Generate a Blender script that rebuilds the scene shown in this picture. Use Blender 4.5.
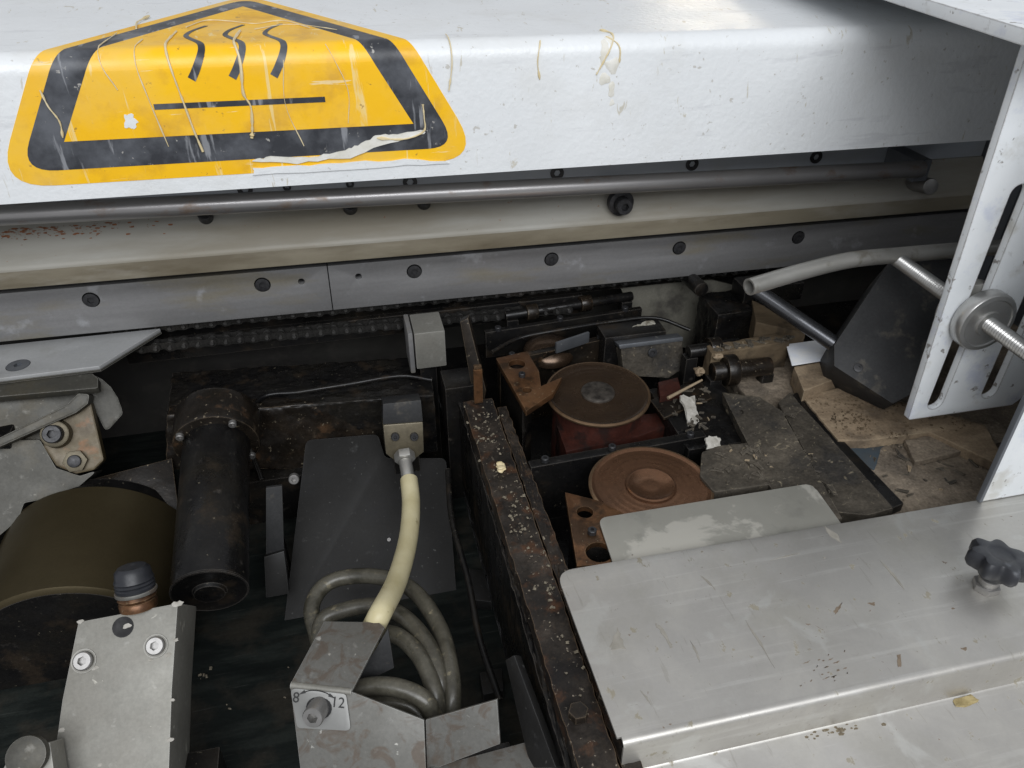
import bpy, bmesh, math, random
from mathutils import Vector as V, Matrix, noise as mnoise
random.seed(7)
PI = math.pi
for o in list(bpy.data.objects): bpy.data.objects.remove(o)
sc = bpy.context.scene
COL = sc.collection

# ------------------------------------------------------------------ camera
CAMH, YAW, PIT, FPX = 0.4, math.radians(12.9), math.radians(34.4), 780.0
cam = bpy.data.cameras.new('Camera'); camo = bpy.data.objects.new('Camera', cam); COL.objects.link(camo)
camo.location = (0, 0, CAMH); camo.rotation_euler = (PI/2-PIT, 0, -YAW)
cam.sensor_fit = 'HORIZONTAL'; cam.sensor_width = 36; cam.lens = FPX/1024*36
cam.clip_start = 0.01; cam.clip_end = 50
cam.dof.use_dof = False
sc.camera = camo
# ------------------------------------------------------------------ world, lamps, exposure
w = bpy.data.worlds.new('World'); sc.world = w; w.use_nodes = True
bg = w.node_tree.nodes['Background']
bg.inputs[0].default_value = (0.95, 0.965, 1.0, 1); bg.inputs[1].default_value = 0.46
def area(name, loc, target, sx, sy, power, col):
    l = bpy.data.lights.new(name, 'AREA'); l.shape = 'RECTANGLE'; l.size = sx; l.size_y = sy
    l.energy = power; l.color = col
    o = bpy.data.objects.new(name, l); COL.objects.link(o); o.location = loc
    o.rotation_euler = (V(target)-V(loc)).to_track_quat('-Z', 'Y').to_euler()
    return o
area('window_light', (-0.08, -1.75, 2.05), (0.15, 0.6, 0.1), 2.8, 1.6, 86, (0.95, 0.97, 1.0))
area('far_lamp', (2.3, 4.6, 1.15), (0.45, 0.75, 0.28), 0.6, 0.3, 6, (1.0, 0.88, 0.68))
vs = sc.view_settings
vs.view_transform = 'Standard'; vs.look = 'None'; vs.gamma = 1; vs.exposure = 0.0; vs.use_curve_mapping = False

# ------------------------------------------------------------------ survey helpers: sight a point on a known plane of the machine
C0 = V((0, 0, CAMH))
FW = V((math.sin(YAW)*math.cos(PIT), math.cos(YAW)*math.cos(PIT), -math.sin(PIT)))
RT = V((math.cos(YAW), -math.sin(YAW), 0)); UP = RT.cross(FW)
def ray(px, py): return FW*FPX + RT*(px-512) - UP*(py-384)
def gz(px, py, z): d = ray(px, py); return C0 + d*((z-CAMH)/d.z)
def gy(px, py, y): d = ray(px, py); return C0 + d*(y/d.y)
def gp(px, py, p0, n): d = ray(px, py); n = V(n); return C0 + d*((V(p0)-C0).dot(n)/d.dot(n))

# ------------------------------------------------------------------ materials
def lin(c): return tuple(((x/12.92) if x <= .04045 else ((x+.055)/1.055)**2.4) for x in c)
def mat(name, cols, rough=(.4, .6), metal=0.0, scale=30, stretch=(1, 1, 1), bump=0.0, bscale=300, bstretch=(1, 1, 1),
        layers=(), spec=.5, contrast=.25, coat=0.0, bdist=.0006, rscale=None, edge=None, grime=0.0):
    m = bpy.data.materials.new(name); m.use_nodes = True
    nt = m.node_tree; N = nt.nodes; L = nt.links; b = N['Principled BSDF']
    tc = N.new('ShaderNodeTexCoord')
    def noise(sc_, st, det=7, rg=.62, off=0.0, dist=0.0):
        mp = N.new('ShaderNodeMapping'); mp.inputs['Scale'].default_value = st
        mp.inputs['Location'].default_value = (off, off*1.7, off*.6)
        L.new(tc.outputs['Object'], mp.inputs[0])
        t = N.new('ShaderNodeTexNoise'); t.inputs['Scale'].default_value = sc_; t.inputs['Detail'].default_value = det
        t.inputs['Roughness'].default_value = rg; t.inputs['Distortion'].default_value = dist
        L.new(mp.outputs[0], t.inputs['Vector']); return t
    n1 = noise(scale, stretch)
    r = N.new('ShaderNodeValToRGB'); L.new(n1.outputs[0], r.inputs[0])
    e = r.color_ramp.elements
    k = len(cols); lo, hi = .5-contrast/1.2, .5+contrast/1.2
    while len(e) < k: e.new(.5)
    for i, c in enumerate(cols):
        e[i].position = lo+(hi-lo)*(i/max(1, k-1)); e[i].color = (*c, 1)
    col = r.outputs[0]
    n2 = noise(rscale or scale*1.7, stretch, off=3.1)
    rr = N.new('ShaderNodeMapRange'); rr.inputs['From Min'].default_value = .3; rr.inputs['From Max'].default_value = .7
    rr.inputs['To Min'].default_value = rough[0]; rr.inputs['To Max'].default_value = rough[1]
    L.new(n2.outputs[0], rr.inputs[0]); rough_out = rr.outputs[0]
    met_out = None
    for i, ly in enumerate(layers):
        t = noise(ly.get('scale', 60), ly.get('stretch', (1, 1, 1)), det=ly.get('det', 6), rg=ly.get('rg', .6), off=ly.get('off', 7.3+i*5.1), dist=ly.get('dist', 0))
        mr = N.new('ShaderNodeMapRange'); th = ly['thr']; sf = ly.get('soft', .04)
        mr.inputs['From Min'].default_value = th-sf; mr.inputs['From Max'].default_value = th+sf
        mr.inputs['To Max'].default_value = ly.get('amt', 1.0); L.new(t.outputs[0], mr.inputs[0])
        mx = N.new('ShaderNodeMix'); mx.data_type = 'RGBA'; L.new(mr.outputs[0], mx.inputs['Factor'])
        L.new(col, mx.inputs['A']); mx.inputs['B'].default_value = (*ly['col'], 1); col = mx.outputs['Result']
        if 'rough' in ly:
            m2 = N.new('ShaderNodeMix'); m2.data_type = 'FLOAT'; L.new(mr.outputs[0], m2.inputs['Factor'])
            L.new(rough_out, m2.inputs['A']); m2.inputs['B'].default_value = ly['rough']; rough_out = m2.outputs['Result']
        if metal and 'metal' in ly:
            m3 = N.new('ShaderNodeMix'); m3.data_type = 'FLOAT'; L.new(mr.outputs[0], m3.inputs['Factor'])
            if met_out is None: m3.inputs['A'].default_value = metal
            else: L.new(met_out, m3.inputs['A'])
            m3.inputs['B'].default_value = ly['metal']; met_out = m3.outputs['Result']
    if grime:
        t = noise(420, (1, 1, 1), det=5, rg=.7, off=2.2); mr = N.new('ShaderNodeMapRange')
        mr.inputs['From Min'].default_value = .35; mr.inputs['From Max'].default_value = .65
        mr.inputs['To Min'].default_value = 1-grime; mr.inputs['To Max'].default_value = 1+grime*.6; L.new(t.outputs[0], mr.inputs[0])
        vm = N.new('ShaderNodeVectorMath'); vm.operation = 'SCALE'; L.new(col, vm.inputs[0]); L.new(mr.outputs[0], vm.inputs['Scale']); col = vm.outputs[0]
    if edge:
        bv = N.new('ShaderNodeBevel'); bv.samples = 4; bv.inputs['Radius'].default_value = edge[1]
        ge = N.new('ShaderNodeNewGeometry'); dt = N.new('ShaderNodeVectorMath'); dt.operation = 'DOT_PRODUCT'
        L.new(bv.outputs[0], dt.inputs[0]); L.new(ge.outputs['Normal'], dt.inputs[1])
        t = noise(90, (1, 1, 1), det=5, rg=.65, off=4.4)
        ad = N.new('ShaderNodeMath'); ad.operation = 'MULTIPLY_ADD'; ad.inputs[1].default_value = .34; L.new(t.outputs[0], ad.inputs[0]); L.new(dt.outputs['Value'], ad.inputs[2])
        mr = N.new('ShaderNodeMapRange'); mr.inputs['From Min'].default_value = 1.13; mr.inputs['From Max'].default_value = 1.03
        mr.inputs['To Min'].default_value = 0; mr.inputs['To Max'].default_value = edge[2] if len(edge) > 2 else .8
        L.new(ad.outputs[0], mr.inputs[0]); mx = N.new('ShaderNodeMix'); mx.data_type = 'RGBA'; L.new(mr.outputs[0], mx.inputs['Factor'])
        L.new(col, mx.inputs['A']); mx.inputs['B'].default_value = (*edge[0], 1); col = mx.outputs['Result']
    L.new(col, b.inputs['Base Color']); L.new(rough_out, b.inputs['Roughness'])
    if met_out is None: b.inputs['Metallic'].default_value = metal
    else: L.new(met_out, b.inputs['Metallic'])
    b.inputs['Specular IOR Level'].default_value = spec
    b.inputs['Coat Weight'].default_value = coat
    if bump:
        t = noise(bscale, bstretch, det=3, rg=.55, off=1.3)
        bp = N.new('ShaderNodeBump'); bp.inputs['Strength'].default_value = bump; bp.inputs['Distance'].default_value = bdist
        L.new(t.outputs[0], bp.inputs['Height']); L.new(bp.outputs[0], b.inputs['Normal'])
    return m

DUST = (.30, .27, .22)
MT = {}
MT['hood'] = mat('white_hammered_paint', [(.70, .72, .73), (.76, .78, .79)], (.30, .42), 0, 9, bump=.4, bscale=190, bdist=.0012,
                 layers=[dict(col=(.55, .54, .50), scale=15, thr=.61, soft=.09, amt=.25), dict(col=(.36, .33, .27), scale=170, thr=.675, soft=.02, amt=.55), dict(col=(.45, .40, .28), scale=45, stretch=(2, .6, .5), thr=.665, soft=.02, amt=.6, dist=1.2), dict(col=(.55, .56, .58), scale=60, stretch=(.2, 1, 1.5), thr=.64, soft=.03, amt=.4)])
MT['white'] = mat('white_paint', [(.66, .69, .71), (.76, .78, .79)], (.35, .5), 0, 18, bump=.15, bscale=120,
                  layers=[dict(col=(.44, .42, .36), scale=30, thr=.63, soft=.06, amt=.55), dict(col=(.40, .44, .60), scale=26, thr=.60, soft=.05, amt=.45, off=21),
                          dict(col=(.16, .14, .12), scale=95, thr=.65, soft=.02, amt=.8)], edge=((.14, .12, .10), .0018, .9))
MT['yellow'] = mat('yellow_vinyl', [(.88, .475, .002), (.93, .54, .003)], (.28, .5), 0, 14, bump=.2, bscale=170, bdist=.0008,
                   layers=[dict(col=(.50, .24, .02), scale=32, thr=.60, soft=.08, amt=.5), dict(col=(.82, .66, .32), scale=70, stretch=(1.6, .3, .14), thr=.64, soft=.02, amt=.7, dist=.5),
                           dict(col=(.30, .16, .03), scale=140, thr=.675, soft=.02, amt=.75), dict(col=(.84, .74, .5), scale=90, stretch=(.2, 1, 2.2), thr=.675, soft=.015, amt=.6), dict(col=(.70, .52, .22), scale=9, thr=.56, soft=.1, amt=.35)])
MT['black_vinyl'] = mat('black_vinyl', [(.022, .024, .03), (.035, .038, .045)], (.3, .5), 0, 20, bump=.2, bscale=170, bdist=.0008,
                        layers=[dict(col=(.16, .17, .19), scale=24, thr=.55, soft=.1, amt=.6), dict(col=(.34, .35, .37), scale=80, stretch=(1.6, .4, .2), thr=.63, soft=.03, amt=.6), dict(col=(.5, .48, .44), scale=150, thr=.675, soft=.02, amt=.7)])
MT['glue'] = mat('dried_glue', [(.60, .48, .25), (.76, .66, .44)], (.35, .55), 0, 60, bump=.3, bscale=400)
MT['residue'] = mat('torn_residue', [(.62, .60, .52), (.78, .77, .73)], (.5, .7), 0, 90, bump=.6, bscale=300)
MT['steel'] = mat('brushed_steel', [(.19, .188, .188), (.245, .243, .242)], (.42, .54), .4, 14, stretch=(.6, 1, 6), bump=.06, bscale=220, bstretch=(.05, 1, 3),
                  layers=[dict(col=(.20, .17, .10), scale=16, stretch=(.5, 1, 2.2), thr=.60, soft=.09, amt=.6, rough=.6),
                          dict(col=(.45, .46, .48), scale=40, thr=.66, soft=.05, amt=.4)], grime=0.060)
MT['rod'] = mat('polished_rod', [(.30, .29, .29), (.40, .39, .385)], (.28, .4), .7, 40, stretch=(.2, 1, 1),
                layers=[dict(col=(.24, .14, .07), scale=60, stretch=(.5, 1, 1), thr=.63, soft=.06, amt=.6, rough=.6)])
MT['beige'] = mat('grey_beige_paint', [(.29, .28, .245), (.36, .35, .315)], (.4, .55), 0, 10, stretch=(.5, 1, 1.5), bump=.12, bscale=160,
                  layers=[dict(col=(.17, .14, .085), scale=13, stretch=(.25, 1, 1.6), thr=.52, soft=.1, amt=.6),
                          dict(col=(.24, .085, .03), scale=150, thr=.70, soft=.03, amt=.8), dict(col=(.12, .10, .08), scale=190, thr=.75, soft=.02, amt=.8)])
MT['greyplate'] = mat('blue_grey_paint', [(.36, .39, .43), (.42, .45, .49)], (.4, .5), 0, 16, bump=.1, bscale=160,
                      layers=[dict(col=(.25, .22, .16), scale=20, stretch=(.4, 1, 1), thr=.6, soft=.1, amt=.5)])
MT['screw'] = mat('black_oxide', [(.018, .018, .02), (.05, .05, .052)], (.35, .55), .4, 250, bump=.1, bscale=500)
MT['dark_hole'] = mat('bore', [(.006, .006, .007), (.012, .012, .012)], (.6, .8), 0, 100)
MT['stainless'] = mat('stainless_sheet', [(.47, .455, .425), (.55, .535, .505)], (.36, .47), .8, 9, bump=.05, bscale=120, bstretch=(.06, 2.0, 1),
                      layers=[dict(col=(.70, .69, .66), scale=90, stretch=(.08, 1.6, 1), thr=.60, soft=.04, amt=.35), dict(col=(.34, .32, .28), scale=260, stretch=(1.2, .12, 1), thr=.655, soft=.012, amt=.4), dict(col=(.66, .64, .58), scale=13, thr=.56, soft=.08, amt=.35, dist=.8), dict(col=(.40, .385, .335), scale=17, thr=.58, soft=.08, amt=.4, rough=.5), dict(col=(.60, .60, .57), scale=24, thr=.6, soft=.03, amt=.5, rough=.5, dist=.6),
                              dict(col=(.16, .11, .075), scale=120, thr=.70, soft=.015, amt=.85, rough=.7, metal=.1, dist=1.0),
                              dict(col=(.22, .19, .12), scale=110, stretch=(1.2, .8, 1), thr=.665, soft=.02, amt=.7, rough=.7, metal=.2)], grime=0.030)
MT['flap'] = mat('grimy_steel_flap', [(.33, .32, .28), (.42, .41, .365)], (.42, .55), .5, 12, bump=.05, bscale=100,
                 layers=[dict(col=(.58, .56, .50), scale=17, thr=.56, soft=.02, amt=.75, rough=.6, dist=.5), dict(col=(.26, .26, .23), scale=15, thr=.62, soft=.03, amt=.5, off=31)])
MT['oily'] = mat('oily_black', [(.004, .004, .0045), (.009, .0085, .0082), (.016, .014, .011)], (.15, .5), .1, 22, bump=.6, bscale=110,
                 layers=[dict(col=(.030, .021, .013), scale=35, thr=.62, soft=.06, amt=.7, rough=.6), dict(col=(.16, .14, .10), scale=280, thr=.69, soft=.02, amt=.6, rough=.7)], spec=.32, grime=0.250, edge=((.10, .09, .08), .0012))
MT['oilybrown'] = mat('oily_brown_cast', [(.006, .005, .004), (.013, .010, .0075), (.028, .020, .013)], (.16, .55), .15, 26, bump=.7, bscale=110,
                      layers=[dict(col=(.10, .055, .028), scale=45, thr=.65, soft=.05, amt=.6), dict(col=(.24, .20, .14), scale=240, thr=.66, soft=.02, amt=.7)], spec=.40, grime=0.250, edge=((.16, .12, .08), .0012))
MT['floor'] = mat('dark_green_black_floor', [(.0035, .0055, .005), (.008, .011, .010)], (.5, .72), 0, 40, stretch=(.35, 1.6, 1), bump=.5, bscale=130, bstretch=(.2, 1.6, 1),
                  layers=[dict(col=(.022, .026, .023), scale=60, stretch=(.25, 1.5, 1), thr=.56, soft=.08, amt=.6), dict(col=(.030, .026, .020), scale=24, thr=.56, soft=.07, amt=.7), dict(col=(.06, .064, .058), scale=300, stretch=(.06, 2, 1), thr=.655, soft=.03, amt=.5)], spec=.2, grime=0.200)
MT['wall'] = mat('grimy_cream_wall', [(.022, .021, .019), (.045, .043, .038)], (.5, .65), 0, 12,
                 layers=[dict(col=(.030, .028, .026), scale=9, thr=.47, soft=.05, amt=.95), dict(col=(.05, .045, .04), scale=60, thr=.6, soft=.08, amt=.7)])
MT['rust'] = mat('rusty_oily_rail', [(.012, .010, .009), (.028, .023, .019), (.062, .050, .040)], (.30, .62), .2, 40, bump=.6, bscale=170,
                 layers=[dict(col=(.085, .040, .020), scale=55, thr=.60, soft=.06, amt=.8), dict(col=(.012, .011, .011), scale=26, thr=.58, soft=.05, amt=.85),
                         dict(col=(.36, .31, .24), scale=300, thr=.66, soft=.03, amt=.75)], spec=.3, grime=0.300, edge=((.15, .10, .06), .0012))
MT['brownplate'] = mat('brown_oxide_plate', [(.095, .045, .022), (.165, .080, .036), (.25, .13, .062)], (.24, .5), .6, 24, bump=.12, bscale=200,
                       layers=[dict(col=(.045, .026, .014), scale=40, thr=.545, soft=.05, amt=.85), dict(col=(.45, .38, .25), scale=300, thr=.67, soft=.02, amt=.7)], grime=0.175, edge=((.34, .22, .12), .0007))
MT['disc'] = mat('bronze_disc', [(.075, .048, .031), (.11, .072, .046)], (.18, .32), .75, 30, bump=.05, bscale=300,
                 layers=[dict(col=(.075, .055, .042), scale=26, thr=.58, soft=.09, amt=.6), dict(col=(.30, .25, .18), scale=260, thr=.74, soft=.02, amt=.5)], grime=0.150)
MT['disc_hot'] = mat('red_bronze_disc', [(.17, .088, .050), (.23, .12, .068)], (.20, .33), .8, 24, bump=.05, bscale=300,
                     layers=[dict(col=(.12, .075, .05), scale=22, thr=.6, soft=.09, amt=.5), dict(col=(.45, .36, .24), scale=260, thr=.75, soft=.02, amt=.6)], grime=0.125)
MT['rim'] = mat('worn_bronze_rim', [(.16, .10, .06), (.30, .20, .12)], (.25, .4), .8, 60)
MT['hub'] = mat('grimy_hub', [(.035, .030, .026), (.10, .088, .075)], (.28, .5), .5, 140, bump=1.0, bscale=260, contrast=.15)
MT['redbody'] = mat('oily_red_housing', [(.032, .011, .008), (.068, .021, .015)], (.28, .5), .1, 50, bump=.3, bscale=160,
                    layers=[dict(col=(.015, .012, .011), scale=40, thr=.56, soft=.06, amt=.8)], grime=0.250, spec=.3)
MT['bronze_roll'] = mat('olive_bronze_drum', [(.060, .047, .024), (.080, .064, .035)], (.32, .42), .6, 10, stretch=(1, 1.5, 1), bump=.05, bscale=200, grime=0.075, spec=.3)
MT['slate'] = mat('slate_plate', [(.012, .0115, .011), (.019, .0185, .0175)], (.40, .56), .1, 16,
                  layers=[dict(col=(.12, .12, .115), scale=240, thr=.69, soft=.02, amt=.7), dict(col=(.020, .020, .021), scale=20, thr=.6, soft=.07, amt=.6)], spec=.3, grime=0.125, edge=((.10, .10, .10), .0007))
MT['alu'] = mat('grubby_aluminium', [(.19, .185, .163), (.26, .253, .226)], (.48, .62), .35, 22, bump=.12, bscale=180,
                layers=[dict(col=(.20, .19, .165), scale=22, thr=.58, soft=.08, amt=.6, rough=.55), dict(col=(.62, .60, .52), scale=75, thr=.70, soft=.02, amt=.75, rough=.7, metal=.1, dist=.8)], grime=0.100, edge=((.50, .49, .46), .0009))
MT['aludark'] = mat('dark_aluminium_side', [(.13, .14, .155), (.20, .21, .225)], (.3, .45), .7, 40,
                    layers=[dict(col=(.50, .49, .44), scale=70, thr=.70, soft=.02, amt=.8, metal=.1)])
MT['cast'] = mat('grey_casting', [(.048, .046, .038), (.078, .075, .064)], (.42, .6), .3, 16, bump=.15, bscale=140,
                 layers=[dict(col=(.07, .058, .035), scale=28, thr=.58, soft=.08, amt=.6), dict(col=(.22, .21, .18), scale=200, thr=.69, soft=.03, amt=.5)], grime=0.175, edge=((.34, .33, .30), .0009))
MT['castbrown'] = mat('oil_stained_tab', [(.050, .033, .012), (.11, .085, .042)], (.32, .55), .2, 45, bump=.3, bscale=160,
                      layers=[dict(col=(.16, .07, .02), scale=55, thr=.6, soft=.06, amt=.8)])
MT['bracket'] = mat('galvanised_bracket', [(.115, .112, .10), (.165, .162, .15)], (.48, .62), .35, 26, bump=.1, bscale=200,
                    layers=[dict(col=(.105, .078, .058), scale=60, thr=.55, soft=.05, amt=.7, rough=.65, dist=1.2), dict(col=(.52, .51, .47), scale=80, thr=.69, soft=.02, amt=.7)], grime=0.100, edge=((.42, .42, .40), .0006))
MT['labelplate'] = mat('scale_plate', [(.22, .22, .21), (.28, .28, .27)], (.4, .5), .4, 60)
MT['chrome'] = mat('bright_screw', [(.24, .235, .225), (.36, .35, .34)], (.36, .5), .8, 60)
MT['cream'] = mat('cream_hose', [(.50, .44, .25), (.62, .56, .36)], (.35, .5), 0, 50, bump=.1, bscale=200,
                  layers=[dict(col=(.22, .17, .07), scale=70, thr=.66, soft=.04, amt=.7)])
MT['conduit'] = mat('greasy_grey_conduit', [(.048, .044, .033), (.105, .098, .076)], (.24, .45), 0, 60, bump=.25, bscale=200,
                    layers=[dict(col=(.30, .26, .17), scale=120, thr=.66, soft=.05, amt=.6), dict(col=(.03, .028, .02), scale=50, thr=.6, soft=.06, amt=.7)], grime=0.200)
MT['brassy'] = mat('dull_brass_block', [(.09, .076, .050), (.15, .128, .085)], (.36, .5), .5, 60, bump=.1, bscale=200, grime=0.150, edge=((.36, .32, .24), .0007))
MT['darkblock'] = mat('dusty_dark_block', [(.022, .0225, .024), (.038, .0385, .039)], (.5, .65), .1, 20,
                      layers=[dict(col=(.15, .13, .10), scale=45, thr=.64, soft=.08, amt=.6)], spec=.3, grime=0.175, edge=((.07, .068, .065), .0009))
MT['darkpaint'] = mat('dark_grey_blue_paint', [(.10, .108, .12), (.14, .15, .165)], (.45, .6), 0, 12,
                      layers=[dict(col=(.2, .18, .15), scale=40, thr=.68, soft=.06, amt=.5)])
MT['tube'] = mat('galvanised_tube', [(.38, .37, .34), (.50, .49, .46)], (.34, .46), .7, 50, stretch=(.4, 1, 1), layers=[dict(col=(.22, .19, .14), scale=60, thr=.63, soft=.06, amt=.6)])
MT['blackplastic'] = mat('black_plastic', [(.012, .013, .016), (.024, .026, .032)], (.3, .5), 0, 60, bump=.1, bscale=300, layers=[dict(col=(.14, .15, .17), scale=70, thr=.68, soft=.05, amt=.5)])
MT['wood'] = mat('dusty_wood_board', [(.17, .125, .08), (.26, .195, .13), (.36, .28, .19)], (.65, .8), 0, 22, stretch=(.4, 3, 1), bump=.4, bscale=120,
                 layers=[dict(col=(.13, .10, .072), scale=30, thr=.58, soft=.06, amt=.8)], spec=.2, grime=0.200, edge=((.40, .33, .22), .0010))
MT['dirt'] = mat('dusty_dirty_deck', [(.12, .10, .078), (.21, .172, .130), (.30, .245, .185)], (.65, .85), 0, 26, bump=.9, bscale=120, bdist=.002,
                 layers=[dict(col=(.085, .072, .060), scale=17, thr=.57, soft=.07, amt=.7), dict(col=(.30, .25, .18), scale=150, thr=.66, soft=.04, amt=.7)], spec=.2, grime=0.300)
MT['dustplate'] = mat('dust_caked_plate', [(.030, .026, .021), (.064, .055, .043), (.12, .102, .079)], (.6, .8), .1, 22, bump=.9, bscale=90, bdist=.002,
                      layers=[dict(col=(.030, .028, .026), scale=16, thr=.575, soft=.05, amt=.9), dict(col=(.27, .23, .16), scale=110, thr=.64, soft=.03, amt=.7, dist=1.5)], spec=.25, grime=0.300, edge=((.17, .15, .12), .0010))
MT['blue'] = mat('blue_smear', [(.055, .060, .062), (.040, .066, .090)], (.5, .7), 0, 60)
MT['paper'] = mat('pale_paper', [(.72, .76, .84), (.88, .88, .86)], (.7, .8), 0, 60)
MT['chips'] = mat('pale_chips', [(.06, .05, .035), (.30, .26, .19)], (.6, .8), 0, 1200)
MT['waste'] = mat('glued_waste', [(.16, .15, .12), (.34, .32, .27)], (.5, .7), 0, 260, bump=.8, bscale=260, layers=[dict(col=(.10, .085, .06), scale=140, thr=.57, soft=.05, amt=.8)])
MT['guide'] = mat('pale_ground_steel', [(.36, .365, .365), (.43, .435, .435)], (.42, .55), .3, 14, layers=[dict(col=(.24, .23, .20), scale=18, thr=.62, soft=.08, amt=.5)], grime=0.050, edge=((.62, .62, .62), .0008))
MT['pin'] = mat('worn_chain_pin', [(.05, .048, .045), (.20, .195, .19)], (.25, .4), .7, 300)
MT['darkrod'] = mat('dark_polished_bar', [(.09, .092, .10), (.13, .133, .14)], (.22, .32), .85, 40)
MT['wall2'] = mat('grimy_cream_panel', [(.11, .105, .085), (.16, .152, .125)], (.5, .65), 0, 14, layers=[dict(col=(.04, .036, .032), scale=26, thr=.56, soft=.07, amt=.85), dict(col=(.08, .07, .055), scale=120, thr=.62, soft=.05, amt=.6)], grime=0.150)
MT['scrap'] = mat('grubby_scrap', [(.24, .225, .19), (.46, .44, .40)], (.5, .7), 0, 130, bump=.5, bscale=200)
MT['nutmetal'] = mat('turned_steel', [(.44, .435, .42), (.54, .535, .52)], (.28, .40), .85, 60)
MT['dimwood'] = mat('dim_tan_wood', [(.075, .055, .035), (.13, .096, .06), (.18, .135, .085)], (.6, .8), 0, 26, stretch=(.5, 3, 1), bump=.5, bscale=110, bdist=.0015, layers=[dict(col=(.03, .025, .02), scale=28, thr=.58, soft=.06, amt=.8)], spec=.2)  # darker copy of the wood: the shaded battens' dimness put into colour
MT['brassyglue'] = mat('dirty_yellow_glue', [(.22, .17, .07), (.42, .34, .17)], (.4, .6), 0, 160, bump=.5, bscale=260)
MT['crumbs'] = mat('brown_crumbs', [(.07, .052, .032), (.26, .22, .15)], (.6, .8), 0, 500)
MT['rustfleck'] = mat('rust_flecks', [(.16, .055, .020), (.30, .12, .05)], (.6, .8), 0, 300)
MT['beigedirty'] = mat('oil_browned_paint', [(.17, .145, .10), (.25, .225, .17)], (.4, .55), 0, 12, stretch=(.3, 1, 1.5), layers=[dict(col=(.10, .08, .05), scale=18, stretch=(.3, 1, 1.6), thr=.56, soft=.08, amt=.7), dict(col=(.33, .31, .27), scale=30, stretch=(.3, 1, 1), thr=.60, soft=.06, amt=.5)])
MT['ink'] = mat('black_ink', [(.012, .012, .012), (.02, .02, .02)], (.5, .6), 0, 60)

# ------------------------------------------------------------------ mesh helpers
def link(name, me, m, parent=None, smooth=True):
    if m: me.materials.clear(); me.materials.append(MT[m] if isinstance(m, str) else m)
    if smooth and me.polygons:
        me.shade_smooth(); me.set_sharp_from_angle(angle=math.radians(38))
    o = bpy.data.objects.new(name, me); COL.objects.link(o)
    if parent is not None:
        o.parent = parent; o.matrix_parent_inverse = root_matrix(parent).inverted()
    return o
def root_matrix(p):
    m = p.matrix_basis.copy()
    if p.parent is not None: m = root_matrix(p.parent) @ p.matrix_parent_inverse @ m
    return m
def obj(name, bm, m, parent=None, xf=None, smooth=True, recalc=True):
    if xf is not None: bmesh.ops.transform(bm, matrix=xf, verts=bm.verts)
    if recalc: bmesh.ops.recalc_face_normals(bm, faces=bm.faces)
    me = bpy.data.meshes.new(name); bm.to_mesh(me); bm.free()
    return link(name, me, m, parent, smooth)
def tag(o, label, cat=None, group=None, kind=None):
    if label: o['label'] = label
    if cat: o['category'] = cat
    if group: o['group'] = group
    if kind: o['kind'] = kind
    return o
def thing(name, loc, label, cat, group=None):
    o = bpy.data.objects.new(name, None); COL.objects.link(o); o.location = loc; o.empty_display_size = .01
    return tag(o, label, cat, group)
def inst(name, me, xf, parent):
    o = bpy.data.objects.new(name, me); COL.objects.link(o)
    if parent is not None:
        o.parent = parent; o.matrix_parent_inverse = root_matrix(parent).inverted()
    o.matrix_basis = xf
    return o
def B(): return bmesh.new()
def bev(bm, off, seg=2, ang=30):
    es = [e for e in bm.edges if len(e.link_faces) == 2 and e.calc_face_angle(0) > math.radians(ang)]
    if es and off: bmesh.ops.bevel(bm, geom=es, offset=off, segments=seg, profile=.6, affect='EDGES', clamp_overlap=True)
    return bm
def box(x0, x1, y0, y1, z0, z1, b=.001, bm=None):
    t = B(); bmesh.ops.create_cube(t, size=1)
    for v in t.verts: v.co = V(((x0+x1)/2+v.co.x*(x1-x0), (y0+y1)/2+v.co.y*(y1-y0), (z0+z1)/2+v.co.z*(z1-z0)))
    bev(t, b)
    return merge(bm, t)
def merge(bm, t):
    if bm is None: return t
    me = bpy.data.meshes.new('tmp'); t.to_mesh(me); t.free(); bm.from_mesh(me); bpy.data.meshes.remove(me); return bm
def frame(n, u=None):
    n = V(n).normalized()
    if u is None: u = V((1, 0, 0)) if abs(n.x) < .9 else V((0, 1, 0))
    u = V(u); u = (u-n*u.dot(n)).normalized(); v = n.cross(u)
    return u, v, n
def fmat(o, n, u=None):
    u, v, n = frame(n, u)
    return Matrix(((u.x, v.x, n.x, o[0]), (u.y, v.y, n.y, o[1]), (u.z, v.z, n.z, o[2]), (0, 0, 0, 1)))
def roundp(pts, r, seg=5):
    out = []; k = len(pts); rs = r if isinstance(r, (list, tuple)) else [r]*k
    for i in range(k):
        p = V(pts[i]).to_2d(); a = V(pts[i-1]).to_2d(); c = V(pts[(i+1) % k]).to_2d(); rr = rs[i]
        d1 = (a-p); d2 = (c-p); l1, l2 = d1.length, d2.length
        if rr <= 0: out.append(tuple(p)); continue
        ang = d1.angle(d2); t = min(rr/math.tan(ang/2), l1*.48, l2*.48)
        p1 = p+d1/l1*t; p2 = p+d2/l2*t
        for j in range(seg+1):
            s = j/seg; q = p1*(1-s)**2+p*2*s*(1-s)+p2*s*s; out.append(tuple(q))
    return out
def circ(cx, cy, r, n=20, ry=None): return [(cx+r*math.cos(2*PI*i/n), cy+(ry or r)*math.sin(2*PI*i/n)) for i in range(n)]
def slot(a, b, r, n=8):
    a = V(a); b = V(b); d = (b-a).normalized(); ang = math.atan2(d.y, d.x); pts = []
    for i in range(n+1): t = ang-PI/2+PI*i/n; pts.append((b.x+r*math.cos(t), b.y+r*math.sin(t)))
    for i in range(n+1): t = ang+PI/2+PI*i/n; pts.append((a.x+r*math.cos(t), a.y+r*math.sin(t)))
    return pts
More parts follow.
